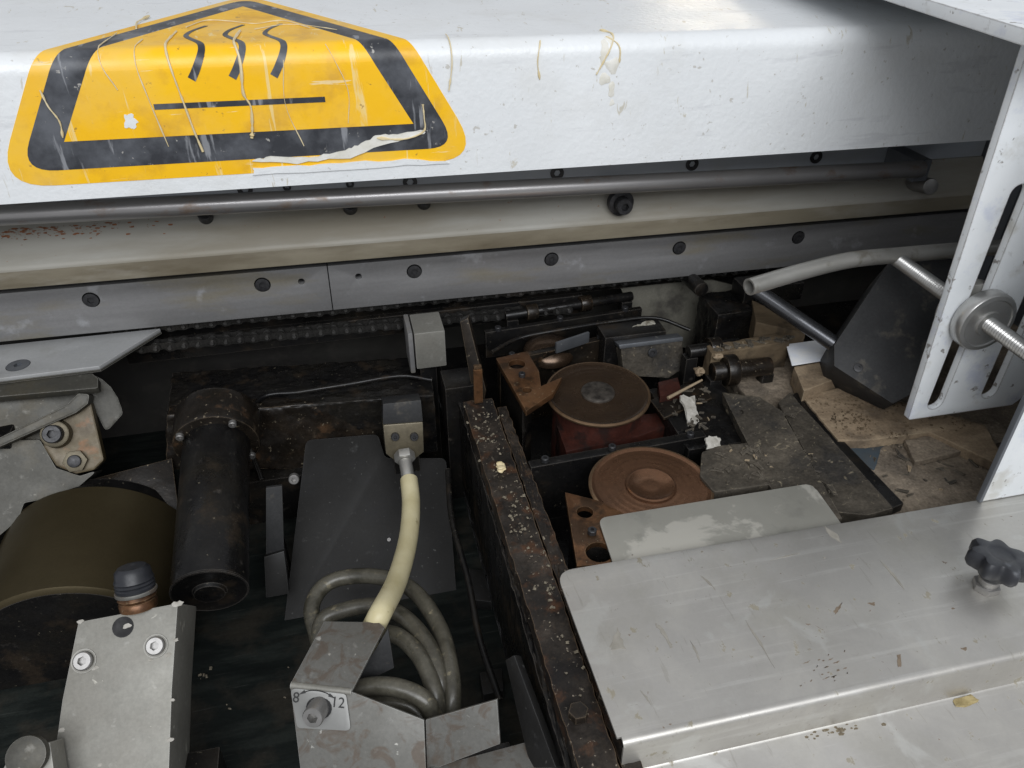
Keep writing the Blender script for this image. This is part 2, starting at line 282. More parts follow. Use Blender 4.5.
def plate(outer, thick, holes=(), b=.0006, xf=None, bm=None):
    """plate in its own frame: face at local z=0, body down to -thick, real holes"""
    t = B(); es = []
    for loop in [outer]+list(holes):
        vs_ = [t.verts.new((p[0], p[1], 0)) for p in loop]
        es += [t.edges.new((vs_[i], vs_[(i+1) % len(vs_)])) for i in range(len(vs_))]
    if holes: bmesh.ops.triangle_fill(t, use_beauty=True, use_dissolve=False, edges=es)
    else: t.faces.new([v for v in t.verts])
    fs = list(t.faces)
    r = bmesh.ops.extrude_face_region(t, geom=fs)
    for g in r['geom']:
        if isinstance(g, bmesh.types.BMVert): g.co.z -= thick
    bmesh.ops.recalc_face_normals(t, faces=t.faces)
    if b: bev(t, b, 2, 40)
    if xf is not None: bmesh.ops.transform(t, matrix=xf, verts=t.verts)
    return merge(bm, t)
def pixplate(pix, p0, n, thick, r=0, holes=(), b=.0006, u=None):
    """outline sighted on plane (p0,n), extruded by thick behind it. holes: (px,py,radius)"""
    M = fmat(p0, n, u); Mi = M.inverted()
    pts = [(Mi @ gp(x, y, p0, n)).to_2d() for x, y in pix]
    if r: pts = roundp(pts, r)
    hs = []
    for h in holes:
        c = Mi @ gp(h[0], h[1], p0, n); hs.append(circ(c.x, c.y, h[2], 18))
    return plate([tuple(p) for p in pts], thick, hs, b, M)
def cyl(p0, p1, r0, r1=None, seg=32, b=0, bm=None, cap=True):
    p0, p1 = V(p0), V(p1); r1 = r0 if r1 is None else r1; t = B()
    M = fmat(p0, p1-p0); L_ = (p1-p0).length
    prof = [(r0, 0), (r1, L_)] if not b else [(r0-b, 0), (r0-b*.3, b*.3), (r0, b), (r1, L_-b), (r1-b*.3, L_-b*.3), (r1-b, L_)]
    return merge(bm, lathe(prof, M, seg))
def lathe(prof, M=None, seg=32, bm=None, cap=True):
    t = B(); rings = []
    for r, z in prof:
        if r < 1e-6: rings.append([t.verts.new((0, 0, z))])
        else: rings.append([t.verts.new((r*math.cos(2*PI*i/seg), r*math.sin(2*PI*i/seg), z)) for i in range(seg)])
    for a, b_ in zip(rings, rings[1:]):
        for i in range(seg):
            j = (i+1) % seg
            if len(a) == 1 and len(b_) > 1: t.faces.new((a[0], b_[i], b_[j]))
            elif len(b_) == 1 and len(a) > 1: t.faces.new((a[i], a[j], b_[0]))
            elif len(a) > 1: t.faces.new((a[i], a[j], b_[j], b_[i]))
    if cap and len(rings[0]) > 1: t.faces.new(rings[0][::-1])
    if cap and len(rings[-1]) > 1: t.faces.new(rings[-1])
    if M is not None: bmesh.ops.transform(t, matrix=M, verts=t.verts)
    return merge(bm, t)
def spline(pts, k=10):
    pts = [V(p) for p in pts]; P = [pts[0]*2-pts[1]]+pts+[pts[-1]*2-pts[-2]]; out = []
    for i in range(1, len(P)-2):
        for j in range(k):
            s = j/k; a, b_, c, d = P[i-1:i+3]
            out.append(.5*((2*b_)+(c-a)*s+(2*a-5*b_+4*c-d)*s*s+(3*b_-a-3*c+d)*s**3))
    out.append(pts[-1]); return out
def tube(path, r, seg=14, bm=None, hollow=0, ridge=None):
    t = B(); n = len(path); prev = None; rings = []
    for i, p in enumerate(path):
        d = (path[min(i+1, n-1)]-path[max(i-1, 0)]).normalized()
        if prev is None: u, v, _ = frame(d)
        else:
            u = (prev-d*prev.dot(d)).normalized(); v = d.cross(u)
        prev = u
        rr = (r[i] if isinstance(r, (list, tuple)) else r)*(1+(ridge*(i % 2) if ridge else 0))
        rings.append([t.verts.new(p+(u*math.cos(2*PI*k/seg)+v*math.sin(2*PI*k/seg))*rr) for k in range(seg)])
    for a, b_ in zip(rings, rings[1:]):
        for k in range(seg): t.faces.new((a[k], a[(k+1) % seg], b_[(k+1) % seg], b_[k]))
    for end, ring, sgn in ((0, rings[0], 1), (1, rings[-1], -1)):
        if hollow and end == 0:
            c = path[0]; d = (path[1]-path[0]).normalized()
            i1 = [t.verts.new(c+(v.co-c)*hollow) for v in ring]; i2 = [t.verts.new(v.co+d*r*6) for v in i1]
            for k in range(seg):
                t.faces.new((ring[k], ring[(k+1) % seg], i1[(k+1) % seg], i1[k])); t.faces.new((i1[k], i1[(k+1) % seg], i2[(k+1) % seg], i2[k]))
            t.faces.new(i2)
        else: t.faces.new(ring)
    return merge(bm, t)
def mesh_of(name, bm, m, smooth=True):
    bmesh.ops.recalc_face_normals(bm, faces=bm.faces)
    me = bpy.data.meshes.new(name); bm.to_mesh(me); bm.free(); me.materials.append(MT[m])
    if smooth: me.shade_smooth(); me.set_sharp_from_angle(angle=math.radians(38))
    return me
def roughen(bm, amp, L_=.004, sc_=60, off=0.0, fine=.35, updir=False):
    """crust, dents and caked dust as real relief"""
    bmesh.ops.triangulate(bm, faces=bm.faces[:])
    for _ in range(8):
        es = [e for e in bm.edges if e.calc_length() > L_]
        if not es or len(bm.faces) > 60000: break
        bmesh.ops.subdivide_edges(bm, edges=es, cuts=1)
        bmesh.ops.triangulate(bm, faces=[f for f in bm.faces if len(f.verts) > 3])
    bmesh.ops.recalc_face_normals(bm, faces=bm.faces); bm.normal_update()
    o_ = V((off, off*.3, off*.7)); mv = []
    for v in bm.verts:
        k = mnoise.fractal(v.co*sc_+o_, .8, 2.0, 4)+fine*mnoise.noise(v.co*sc_*5+o_)
        mv.append((v, (V((0, 0, 1)) if updir else v.normal)*amp*k))
    for v, d_ in mv: v.co += d_
    return bm
def hexloop(r, z): return [(r*math.cos(PI/3*i), r*math.sin(PI/3*i), z) for i in range(6)]
def socket_head(r, h, hexr=.5, depth=.55, chamf=.12):
    """socket screw standing on local z=0, open hexagon in its head"""
    t = lathe([(r, -h*.2), (r, h*(1-chamf)), (r*(1-chamf), h)], seg=24)
    top = [f for f in t.faces if len(f.verts) == 24 and f.calc_center_median().z > h*.9][0]
    ring = list(top.verts); t.faces.remove(top)
    ring.sort(key=lambda v: math.atan2(v.co.y, v.co.x) % (2*PI))
    hi = [t.verts.new(p) for p in hexloop(r*hexr, h)]; lo = [t.verts.new(p) for p in hexloop(r*hexr, h*(1-depth))]
    for s in range(6):
        seg = [ring[(s*4+k) % 24] for k in range(5)]
        t.faces.new(seg+[hi[(s+1) % 6], hi[s]])
        t.faces.new((hi[s], hi[(s+1) % 6], lo[(s+1) % 6], lo[s]))
    t.faces.new(lo)
    return t
def hexnut(r, h, bm=None, M=None):
    t = plate([(p[0], p[1]) for p in hexloop(r, 0)], h, b=r*.08); bmesh.ops.translate(t, verts=t.verts, vec=(0, 0, h))
    if M is not None: bmesh.ops.transform(t, matrix=M, verts=t.verts)
    return merge(bm, t)
def threaded(p0, p1, r, pitch=.0015, seg=16, bm=None):
    p0, p1 = V(p0), V(p1); d = p1-p0; k = int(d.length/pitch*2)
    return merge(bm, lathe([(r*(1-.16*(i % 2)), d.length*i/k) for i in range(k+1)], fmat(p0, d), seg))
SCREW = mesh_of('screw', socket_head(.0066, .0012, .5, 1.6), 'screw')
SCREW_S = mesh_of('small_screw', socket_head(.0036, .001, .5, 1.6), 'screw')
BOLT = mesh_of('socket_bolt', socket_head(.006, .007), 'screw')
BRIGHT = mesh_of('bright_bolt', socket_head(.006, .006), 'chrome')
def put(me, name, loc, n, parent, s=1.0, u=None, spin=0.0):
    return inst(name, me, fmat(loc, n, u) @ Matrix.Rotation(spin, 4, 'Z') @ Matrix.Scale(s, 4), parent)

# ================================================================== SETTING: bed of the machine (below everything) and back wall
BEDL, BEDR = -.15, -.085
o = obj('machine_bed', box(-1.1, .085, .02, .86, BEDL-.03, BEDL, 0), 'floor'); tag(o, None, kind='structure')
o = obj('roller_bed', box(.0865, 1.1, .02, .86, BEDR-.095, BEDR, 0), 'oily'); tag(o, None, kind='structure')
o = obj('back_wall', box(-1.1, 1.1, .78, .80, BEDL, .19, 0), 'wall'); tag(o, None, kind='structure')

# ================================================================== BEAM FRAME (slightly out of level)
TILT = .0128
BX = Matrix.Translation((0, .69, .03)) @ Matrix.Rotation(TILT, 4, 'Y') @ Matrix.Translation((0, -.69, -.03))
def bp_(x, y, z): return BX @ V((x, y, z))

# ---- hood
HZB, HZT, HR, HY, HXR, HC = .188, .287, .014, .60, .655, .075
hood = thing('machine_hood', (0, .9, .188), 'long white hammered-paint machine hood across the top with rounded front edge', 'hood')
def hood_outline(ins):
    pts = [(-1.3, HY+ins)]
    r = HC-ins
    for i in range(13):
        a = -PI/2+PI/2*i/12
        pts.append((HXR-HC+r*math.cos(a), HY+HC+r*math.sin(a)))
    pts += [(HXR-ins, 1.7), (-1.3, 1.7)]
    return pts
bm = B(); layers = [(0, HZB), (0, HZB+.03), (0, HZT-HR)]
for i in range(1, 9):
    a = PI/2*i/8; layers.append((HR*(1-math.cos(a)), HZT-HR+HR*math.sin(a)))
rings = []
TOPS = .012
for ins, z in layers:
    rings.append([bm.verts.new((x, y, z+(max(0, y-HY-HR)*TOPS if z > HZT-HR*.5 else 0))) for x, y in hood_outline(ins)])
for a, b_ in zip(rings, rings[1:]):
    for i in range(len(a)): j = (i+1) % len(a); bm.faces.new((a[i], a[j], b_[j], b_[i]))
bm.faces.new(rings[0]); bm.faces.new(rings[-1])
obj('hood_shell', bm, 'hood', hood, BX)
L1 = HZT-HR-HZB; LA = HR*PI/2
def wrap(x, s, off):
    """point on the hood skin: s runs up the front face, round the edge and back over the top"""
    if s < L1: return V((x, HY-off, HZB+s))
    if s < L1+LA:
        a = (s-L1)/HR; r = HR+off; return V((x, HY+HR-r*math.cos(a), HZT-HR+r*math.sin(a)))
    t = s-L1-LA; return V((x, HY+HR+t, HZT+off+t*TOPS))
def wrapped(poly, off, name, m, parent, cuts=True):
    t = B(); t.faces.new([t.verts.new((p[0], p[1], 0)) for p in poly])
    ss = [p[1] for p in poly]; lo, hi = min(ss), max(ss)
    k = [L1-.001]+[L1+LA*i/10 for i in range(11)]+[L1+LA+.001]
    k += [lo+(hi-lo)*i/14 for i in range(1, 14)]
    for s in k:
        if lo < s < hi: bmesh.ops.bisect_plane(t, geom=t.verts[:]+t.edges[:]+t.faces[:], plane_co=(0, s, 0), plane_no=(0, 1, 0), dist=1e-6)
    bmesh.ops.triangulate(t, faces=t.faces)
    for v in t.verts: v.co = wrap(v.co.x, v.co.y, off)
    bmesh.ops.recalc_face_normals(t, faces=t.faces)
    if sum(f.normal.dot(V((0, -1, .4)))*f.calc_area() for f in t.faces) < 0: bmesh.ops.reverse_faces(t, faces=t.faces)
    # give the film its thickness
    r = bmesh.ops.extrude_face_region(t, geom=t.faces[:])
    bmesh.ops.delete(t, geom=[], context='FACES')
    top = set(g for g in r['geom'] if isinstance(g, bmesh.types.BMVert))
    for v in t.verts:
        if v in top: continue
    return obj(name, t, m, parent, BX, recalc=False)
def tri(b, base, cx=-.0635): return [(cx-b, base), (cx+b, base), (cx, base+1.732*b)]
def film(name, poly, off, m, parent):
    t = B(); t.faces.new([t.verts.new((p[0], p[1], 0)) for p in poly])
    ss = [p[1] for p in poly]; lo, hi = min(ss), max(ss)
    k = [L1+LA*i/10 for i in range(11)]+[lo+(hi-lo)*i/14 for i in range(1, 14)]
    for s in k:
        if lo < s < hi: bmesh.ops.bisect_plane(t, geom=t.verts[:]+t.edges[:]+t.faces[:], plane_co=(0, s, 0), plane_no=(0, 1, 0), dist=1e-7)
    bmesh.ops.triangulate(t, faces=[f for f in t.faces if len(f.verts) > 4])
    fl = t.faces[:]
    r = bmesh.ops.extrude_face_region(t, geom=fl)
    up = {g for g in r['geom'] if isinstance(g, bmesh.types.BMVert)}
    for v in t.verts: v.co = wrap(v.co.x, v.co.y, off if v in up else -.0004)
    return obj(name, t, m, parent, BX)
BB, BS = .1745, .0115
st = film('warning_sticker', roundp(tri(BB, BS), .022, 8), .00035, 'yellow', hood)
tag(st, 'yellow and black triangular hot-surface warning sticker, scratched and glue stained')
def inset_tri(d): return tri(BB-d*1.732, BS+d)
film('black_band', roundp(inset_tri(.0108), .014, 8), .00065, 'black_vinyl', st)
film('yellow_field', inset_tri(.0305), .00095, 'yellow', st)
film('hot_plate_bar', [(-.1215, .0608), (-.0047, .0608), (-.0047, .0646), (-.1215, .0646)], .00125, 'black_vinyl', st)
for cx in (-.0895, -.0625, -.0345):
    ctr = [(-.0035, .0800), (.0012, .0872), (.0050, .0950), (.0058, .1020), (.0028, .1120), (-.0035, .1240), (-.0075, .1340), (-.0068, .1450), (-.0035, .1560), (.0035, .1700)]
    pl = [V((p[0]+cx, p[1], 0)) for p in ctr]; sp = spline(pl, 4); left = []; right = []
    for i, p in enumerate(sp):
        d = (sp[min(i+1, len(sp)-1)]-sp[max(i-1, 0)]).normalized(); nn = V((-d.y, d.x, 0))*.0026*(1.05-.55*i/len(sp))
        left.append(p+nn); right.append(p-nn)
    t = B()
    lo = []; hi = []
    for a, b_ in zip(left, right):
        lo.append((t.verts.new(wrap(a.x, a.y, -.0002)), t.verts.new(wrap(b_.x, b_.y, -.0002))))
        hi.append((t.verts.new(wrap(a.x, a.y, .00125)), t.verts.new(wrap(b_.x, b_.y, .00125))))
    for i in range(len(lo)-1):
        t.faces.new((hi[i][0], hi[i][1], hi[i+1][1], hi[i+1][0]))
        t.faces.new((lo[i][0], hi[i][0], hi[i+1][0], lo[i+1][0])); t.faces.new((lo[i][1], hi[i][1], hi[i+1][1], lo[i+1][1]))
    obj('heat_wave', t, 'black_vinyl', st, BX)
# torn strip along the lower right border, and a small torn spot
def ragged(pts, j=.0012, k=5):
    out = []
    for i in range(len(pts)):
        a, b_ = V(pts[i]), V(pts[(i+1) % len(pts)])
        for q in range(k):
            p = a.lerp(b_, q/k); out.append((p.x+random.uniform(-j, j), p.y+random.uniform(-j, j)))
    return out
film('torn_patch', ragged([(-.0625, .0215), (-.030, .0175), (.008, .0195), (.040, .0290), (.066, .0345), (.068, .0370), (.045, .0350), (.030, .0345), (.016, .0285), (.004, .0240), (-.020, .0215), (-.050, .0235)], .0009), .0016, 'residue', st)
film('torn_patch', ragged([(-.0640, .0105), (.030, .0105), (.085, .0105), (.060, .0150), (.010, .0155), (-.030, .0150), (-.0625, .0160)], .0007), .0013, 'hood', st)
film('torn_patch', ragged([(-.1435, .0500), (-.1375, .0480), (-.1345, .0530), (-.1370, .0590), (-.1420, .0580)], .0007), .0013, 'hood', st)
def glue_string(pts, r, parent=hood, off=.0012):
    sp = [wrap(p.x, p.y, off+r*.4) for p in spline([V((x, s, 0)) for x, s in pts], 6)]
    r *= .72; rr = [r*(.55+.8*random.random())*(1.5 if i in (len(sp)-2, len(sp)-3) else 1) for i in range(len(sp))]
    obj('glue_string', tube(sp, rr, 6), 'glue', parent, BX)
for pts, r in ((((-.105, .150), (-.1075, .110), (-.1045, .085), (-.1015, .065), (-.0985, .045), (-.0955, .030)), .0011),
               (((-.060, .145), (-.0625, .110), (-.0590, .090), (-.0605, .070), (-.0570, .060), (-.0585, .045), (-.0600, .038)), .0013),
               (((-.190, .077), (-.1880, .066), (-.1840, .056), (-.1850, .045)), .0009),
               (((-.125, .125), (-.127, .095), (-.1240, .070), (-.1180, .035)), .0006), (((-.146, .150), (-.150, .100), (-.142, .075)), .0005),
               (((.066, .0560), (.0665, .046), (.0655, .036), (.050, .031), (.030, .033)), .0011),
               (((-.100, .165), (-.088, .190), (-.070, .185), (-.050, .172), (-.030, .182), (-.010, .150)), .0006),
               (((-.050, .150), (-.030, .165), (-.012, .160), (.010, .140)), .0005), (((.088, .112), (.089, .085), (.086, .065)), .0006),
               (((-.135, .165), (-.138, .190), (-.133, .215)), .0009), (((-.030, .090), (-.033, .060), (-.024, .030)), .0004), (((.000, .1), (.012, .07), (.010, .045)), .0004)):
    glue_string(pts, r)
def blob(name, x, s, r, parent, m='glue', off=0):
    t = B(); bmesh.ops.create_icosphere(t, subdivisions=2, radius=1)
    ph = random.random()*9
    for v in t.verts:
        q = v.co.copy(); k = 1+.25*math.sin(3*q.x+ph)+.2*math.sin(4*q.y-ph)+random.uniform(-.08, .08)
        p = wrap(x+q.x*r*k, s+q.y*r*k*1.3, 0); nn = wrap(x, s, .01)-wrap(x, s, 0)
        v.co = p+nn.normalized()*(q.z*r*.16)
    return obj(name, t, m, parent, BX)
blob('glue_blob', -.196, .030, .003, hood, 'residue'); blob('glue_blob', -.0505, .066, .0022, hood); blob('glue_blob', .0295, .041, .0025, hood, 'residue')
for x, s, r in ((.2075, .090, .0045), (.213, .078, .005), (.2085, .068, .004), (.2145, .060, .0035), (.2055, .083, .003), (.2115, .098, .0035), (.216, .050, .002)):
    blob('glue_blob', x, s, r, hood, 'residue')
for pts, r in ((((.201, .072), (.207, .083), (.215, .100), (.209, .115)), .0009), (((.209, .100), (.218, .092), (.219, .080)), .0007), (((.157, .098), (.154, .084), (.156, .070)), .0007)):
    glue_string(pts, r, off=.0003)

# ---- shelf plate at top right from which the slotted bracket hangs
sh = thing('upper_shelf', (.55, .6, .30), 'white painted shelf plate overhanging the right end of the hood', 'shelf')
p1, p2 = gz(930, 0, .317), gz(1024, 28, .317)
d = (p1-p2).normalized(); a = p2-d*.022; b_ = p2+d*1.0
obj('shelf_plate', plate([(a.x, a.y), (a.x+.55, a.y), (b_.x+.5, b_.y), (b_.x, b_.y)], .009, b=.0012, xf=Matrix.Translation((0, 0, .317))), 'white', sh)
obj('shelf_wall', box(.70, .72, .3, 1.2, BEDR, .3078, .001), 'darkpaint', sh)

# ---- guide rod under the hood
rod = thing('guide_rod', (.2, .645, .14), 'long thin steel rod running just below the white hood', 'rod')
ra, rb = gy(-120, 221, .645), gy(922, 169, .645)
obj('rod_bar', cyl(ra, rb, .0082, seg=20, b=.001), 'rod', rod)
obj('end_collar', cyl(gy(925, 188, .66)+V((-.004, -.012, .006)), gy(925, 188, .66)+V((.004, .03, -.004)), .008, seg=24, b=.001), 'chrome', rod)
obj('end_block', box(rb.x-.002, rb.x+.016, .652, .70, rb.z-.016, rb.z+.006, .002), 'darkpaint', rod)
rod_pa = gy(-150, 222, .645)

# ---- pressure beam
beam = thing('pressure_beam', (0, .72, .03), 'painted pressure beam with a row of screws under the hood', 'beam')
obj('back_plate', box(-1.1, .679, .700, .712, .088, .1868, .0005), 'greyplate', beam, BX)
prof = [(.712, .0885), (.6735, .0885), (.6725, .0895), (.6725, .1045), (.6732, .1070), (.6750, .1090), (.6985, .1362), (.712, .1366)]
t = B(); A_ = []; Bn = []
for y, z in prof: A_.append(t.verts.new((-1.1, y-.0008, z))); Bn.append(t.verts.new((.679, y-.0008, z)))
for i in range(len(prof)): j = (i+1) % len(prof); t.faces.new((A_[i], A_[j], Bn[j], Bn[i]))
t.faces.new(A_); t.faces.new(Bn)
obj('beam_profile', t, 'beige', beam, BX)
obj('end_plate', box(.680, .699, .655, .775, .0, .1865, .002), 'darkpaint', beam, BX)
obj('web', box(-1.1, .679, .7125, .76, .0305, .1868, 0), 'darkpaint', beam, BX)
obj('lower_lip', box(-1.1, .679, .6712, .6721, .0893, .1042, .0003), 'beigedirty', beam, BX)
rs = B(); rn_ = (BX.to_3x3() @ V((0, -.757, .654))).normalized(); ru, rv, _ = frame(rn_)
for i in range(240):
    x = abs(random.gauss(0, 75))+random.uniform(-6, 6); q = gp(x, 231-.04*x+random.gauss(0, 5), bp_(0, .686, .1217), rn_); r_ = .0003+.0015*random.random()**3
    if q.z > bp_(q.x, 0, .1325).z or q.z < bp_(q.x, 0, .1115).z: continue
    an_ = [random.uniform(.5, 1.2) for _ in range(6)]
    vs_ = [rs.verts.new(q+rn_*.0010+ru*(1.8*r_*a_*math.cos(k*PI/3))+rv*(.6*r_*a_*math.sin(k*PI/3))) for k, a_ in enumerate(an_)]
    lo_ = [rs.verts.new(v.co-rn_*.0016) for v in vs_]; rs.faces.new(vs_)
    for k in range(6): rs.faces.new((vs_[k], vs_[(k+1) % 6], lo_[(k+1) % 6], lo_[k]))
o = obj('rust_flakes', rs, 'rustfleck', beam, smooth=False); o['kind'] = 'stuff'
DN = BX.to_3x3() @ V((0, -1, 0))
for px, py in ((57, 200), (245, 189), (410, 182), (557, 173), (692, 164), (816, 157)):
    put(SCREW, 'screw', gy(px, py, .6998), DN, beam)
for px, py in ((287, 187), (350, 184)): put(SCREW_S, 'screw', gy(px, py, .6998), DN, beam)
n_sl = (BX.to_3x3() @ V((0, -.66, .75)))
for px, py in ((205, 215), (350, 206), (424, 201)):
    p = gp(px, py, bp_(0, .6815, .127), n_sl); put(BOLT, 'screw', p-n_sl*.004, n_sl, beam, 1.05)
p = gp(621, 203, bp_(0, .6725, .115), DN)
ww = obj('washer', cyl(p-DN*.006, p+DN*.002, .0125, seg=28, b=.0008), 'screw', beam)
put(BOLT, 'screw', p+DN*.0025, DN, beam, 1.35)
# wear strips
JX = gy(330, 290, .69).x
sx = [-.375, -.2307, -.0819, .0604, .1983, .3358, .4724]
for k, (x0, x1) in enumerate(((-1.0, JX-.0004), (JX+.0004, .679))):
    scs = [x for x in sx if x0 < x < x1]; hl = [gy(301, 282, .69).x] if k == 0 else [gy(358, 276, .69).x]
    zz = .0638 if k == 0 else .0625
    M = Matrix.Translation((0, .69, 0)) @ Matrix.Rotation(PI/2, 4, 'X')
    holes = [circ(x, .0632, .0074, 20) for x in scs]+[circ(x, .0630, .0031, 14) for x in hl]
    o = obj('wear_strip', plate([(x0, .0297), (x1, .0297), (x1, .0768), (x0, .0768)], .009, holes, .0006, BX @ M), 'steel', beam)
    obj('hole_back', plate([(x0+.001, .0307), (x1-.001, .0307), (x1-.001, .0758), (x0+.001, .0758)], .013, (), 0, BX @ Matrix.Translation((0, .6995, 0)) @ Matrix.Rotation(PI/2, 4, 'X')), 'dark_hole', o)
    for x in scs: put(SCREW, 'screw', bp_(x, .6903, .0632), DN, o, .98, spin=random.random())

# ---- roller chain below the beam
PITCH = .0127
def chain_link(outer):
    w_ = .0052 if outer else .0034; t = B()
    for s in (-1, 1):
        pts = []
        for i in range(9): a = PI/2+PI*i/8; pts.append((-PITCH/2+.0045*math.cos(a), .0045*math.sin(a)))
        pts.append((0, -.0033))
        for i in range(9): a = -PI/2+PI*i/8; pts.append((PITCH/2+.0045*math.cos(a), .0045*math.sin(a)))
        pts.append((0, .0033))
        plate(pts, .0012, b=0, xf=Matrix.Translation((0, s*w_+.0006, 0)) @ Matrix.Rotation(PI/2, 4, 'X'), bm=t)
    for s in (-1, 1):
        nf = len(t.faces)
        if outer: cyl((s*PITCH/2, -.0068, 0), (s*PITCH/2, .0068, 0), .0018, seg=8, bm=t)
        else: cyl((s*PITCH/2, -.0032, 0), (s*PITCH/2, .0032, 0), .0038, seg=10, bm=t)
        t.faces.ensure_lookup_table()
        for f in t.faces[nf:]: f.material_index = 1
    return t
MT['chain'] = mat('oily_chain', [(.035, .034, .032), (.075, .072, .068)], (.22, .42), .7, 200, grime=0.200)
LINKS = [mesh_of('chain_link', chain_link(True), 'chain'), mesh_of('chain_link', chain_link(False), 'chain')]
for me_ in LINKS: me_.materials.append(MT['pin'])
for (pa, pb, yy, lab, sag) in (((120, 330), (905, 252), .703, 'upper run of oily roller chain tucked under the beam', 0), ((120, 349), (585, 307), .690, 'lower run of oily roller chain below the beam', 0)):
    A_, Z_ = gy(*pa, yy), gy(*pb, yy); d = (Z_-A_); n = int(d.length/PITCH); u = d.normalized()
    ch = thing('roller_chain', tuple(A_), lab, 'chain')
    Mr = fmat((0, 0, 0), V((0, 0, 1))-u*u.z, u)
    for i in range(n): inst('link', LINKS[i % 2], Matrix.Translation(A_+u*PITCH*i+V((0, 0, random.uniform(-.0006, .0006)))) @ Mr.to_3x3().to_4x4() @ Matrix.Rotation(random.uniform(-.07, .07), 4, 'Y'), ch)
    obj('chain_guide', box(A_.x, Z_.x, yy+.009, yy+.016, min(A_.z, Z_.z)-.012, max(A_.z, Z_.z)-.002, .001), 'oily', ch)

# ================================================================== RIGHT FRONT: stainless covers
cov = thing('stainless_cover', (.3, .28, -.02), 'brushed stainless steel cover plate with rounded corner and folded front edge', 'cover')
CL, CR, CBk, CF = .1095, .70, .3455, .2235
# folded sheet: top, rounded fold, drop face, lower apron; swept along x as a real 2 mm sheet
t = B()
pl_top = roundp([(CL+.0005, CF), (CR, CF), (CR, CBk-.003), (.4405, CBk-.003), (CL, CBk)], [0, 0, 0, .004, .012], 7)
plate(pl_top, .002, b=.0003, bm=t)
obj('cover_top', t, 'stainless', cov)
pf = [(CF+.0002, 0), (CF-.0015, -.0001), (CF-.003, -.0007), (CF-.0042, -.0019), (CF-.0047, -.0035), (CF-.005, -.026), (CF-.0054, -.0275), (CF-.0066, -.0284), (CF-.12, -.0300)]
inn = [(y+(.0015 if i > 3 else 0), z-.0019) for i, (y, z) in enumerate(pf)]
loop = pf+inn[::-1]
t = B(); X0, X1 = CL+.003, CR
a = [t.verts.new((X0, y, z)) for y, z in loop]; b_ = [t.verts.new((X1, y, z)) for y, z in loop]
for i in range(len(loop)): j = (i+1) % len(loop); t.faces.new((a[i], a[j], b_[j], b_[i]))
t.faces.new(a); t.faces.new(b_)
obj('folded_apron', t, 'stainless', cov)
obj('support_block', box(.30, .44, .24, .33, BEDR, -.0021, .001), 'oily', cov)
obj('support_block', box(.2, .6, .12, .15, BEDR, -.0318, .001), 'oily', cov)
fl = obj('steel_flap', pixplate([(598, 518), (812, 483), (846, 530), (846, 560), (618, 590), (612, 560)], (0, 0, -.0068), (0, 0, 1), .002, [.010, .014, 0, 0, 0, 0] and .008, b=.0003), 'flap', cov)
tag(fl, 'duller stained flap plate tucked under the back of the cover')
# glue crumbs on the cover
def crumb(name, p, r, flat, m, parent, seedk=0):
    t = B(); bmesh.ops.create_icosphere(t, subdivisions=2, radius=1)
    for v in t.verts:
        q = v.co; k = 1+random.uniform(-.3, .3)
        v.co = V(p)+V((q.x*r*1.6*k, q.y*r*.6*k, (q.z*.9+.7)*r*flat*k))
    return obj(name, t, m, parent)
lump1 = gz(965, 702, -.029); lump2 = gz(830, 730, -.0295)
g = crumb('glue_lump', lump1, .0055, .30, 'brassyglue', None); tag(g, 'yellowish glue lump on the lower apron below the star knob', 'glue lump')
t = B()
for i in range(90):
    q = V((random.gauss(0, .011), random.gauss(-.001, .0022), 0)); r = random.uniform(.0003, .0014)
    tt = B(); bmesh.ops.create_icosphere(tt, subdivisions=1, radius=r); bmesh.ops.scale(tt, vec=(random.uniform(.7, 2.2), 1, .6), verts=tt.verts); bmesh.ops.translate(tt, verts=tt.verts, vec=V(lump2)+q+V((0, 0, r*.5))); merge(t, tt)
o = obj('dirt_crumbs', t, 'crumbs'); tag(o, 'loose dirt crumbs at the foot of the folded cover edge', 'crumbs', kind='stuff')

def smear(pix, z, m='dirtmark', th=.0003, j=1.4, parent=cov):
    out = []
    for i in range(len(pix)):
        a, b_ = pix[i], pix[(i+1) % len(pix)]
        for q in range(4): out.append((a[0]+(b_[0]-a[0])*q/4+random.uniform(-j, j), a[1]+(b_[1]-a[1])*q/4+random.uniform(-j, j)*.7))
    obj('dirt_smear', pixplate(out, (0, 0, z+th*.8), (0, 0, 1), th, b=0), m, parent)
MT['dirtmark'] = mat('dried_dirt', [(.24, .225, .19), (.36, .34, .30)], (.55, .7), .2, 120)
MT['brownmark'] = mat('brown_glue_mark', [(.13, .095, .065), (.25, .20, .145)], (.5, .7), 0, 200)
smear([(618, 628), (622, 640), (625, 648), (612, 650), (610, 645)], 0)
smear([(655, 623), (660, 626), (673, 645), (671, 648), (663, 636)], 0)
smear([(824, 526), (838, 534), (841, 542), (830, 536)], 0, 'dirtmark', j=.8)
smear([(834, 611), (838, 606), (843, 602), (840, 609), (836, 614)], 0, 'brownmark', j=.9)
smear([(868, 603), (875, 602), (874, 606)], 0, 'brownmark', j=.6)
smear([(897, 655), (901, 654), (901, 666), (898, 667)], 0, 'brownmark', j=.5)
smear([(961, 648), (967, 647), (966, 651)], 0, 'brownmark', j=.5)
for i in range(12):
    x, y = random.uniform(610, 960), random.uniform(545, 690)
    if y < 742-.235*(x-615)-14:
        r = random.uniform(.6, 2.0); smear([(x-r, y), (x, y-r*.6), (x+r*1.3, y), (x, y+r*.6)], 0, random.choice(['dirtmark', 'brownmark']), j=.5)
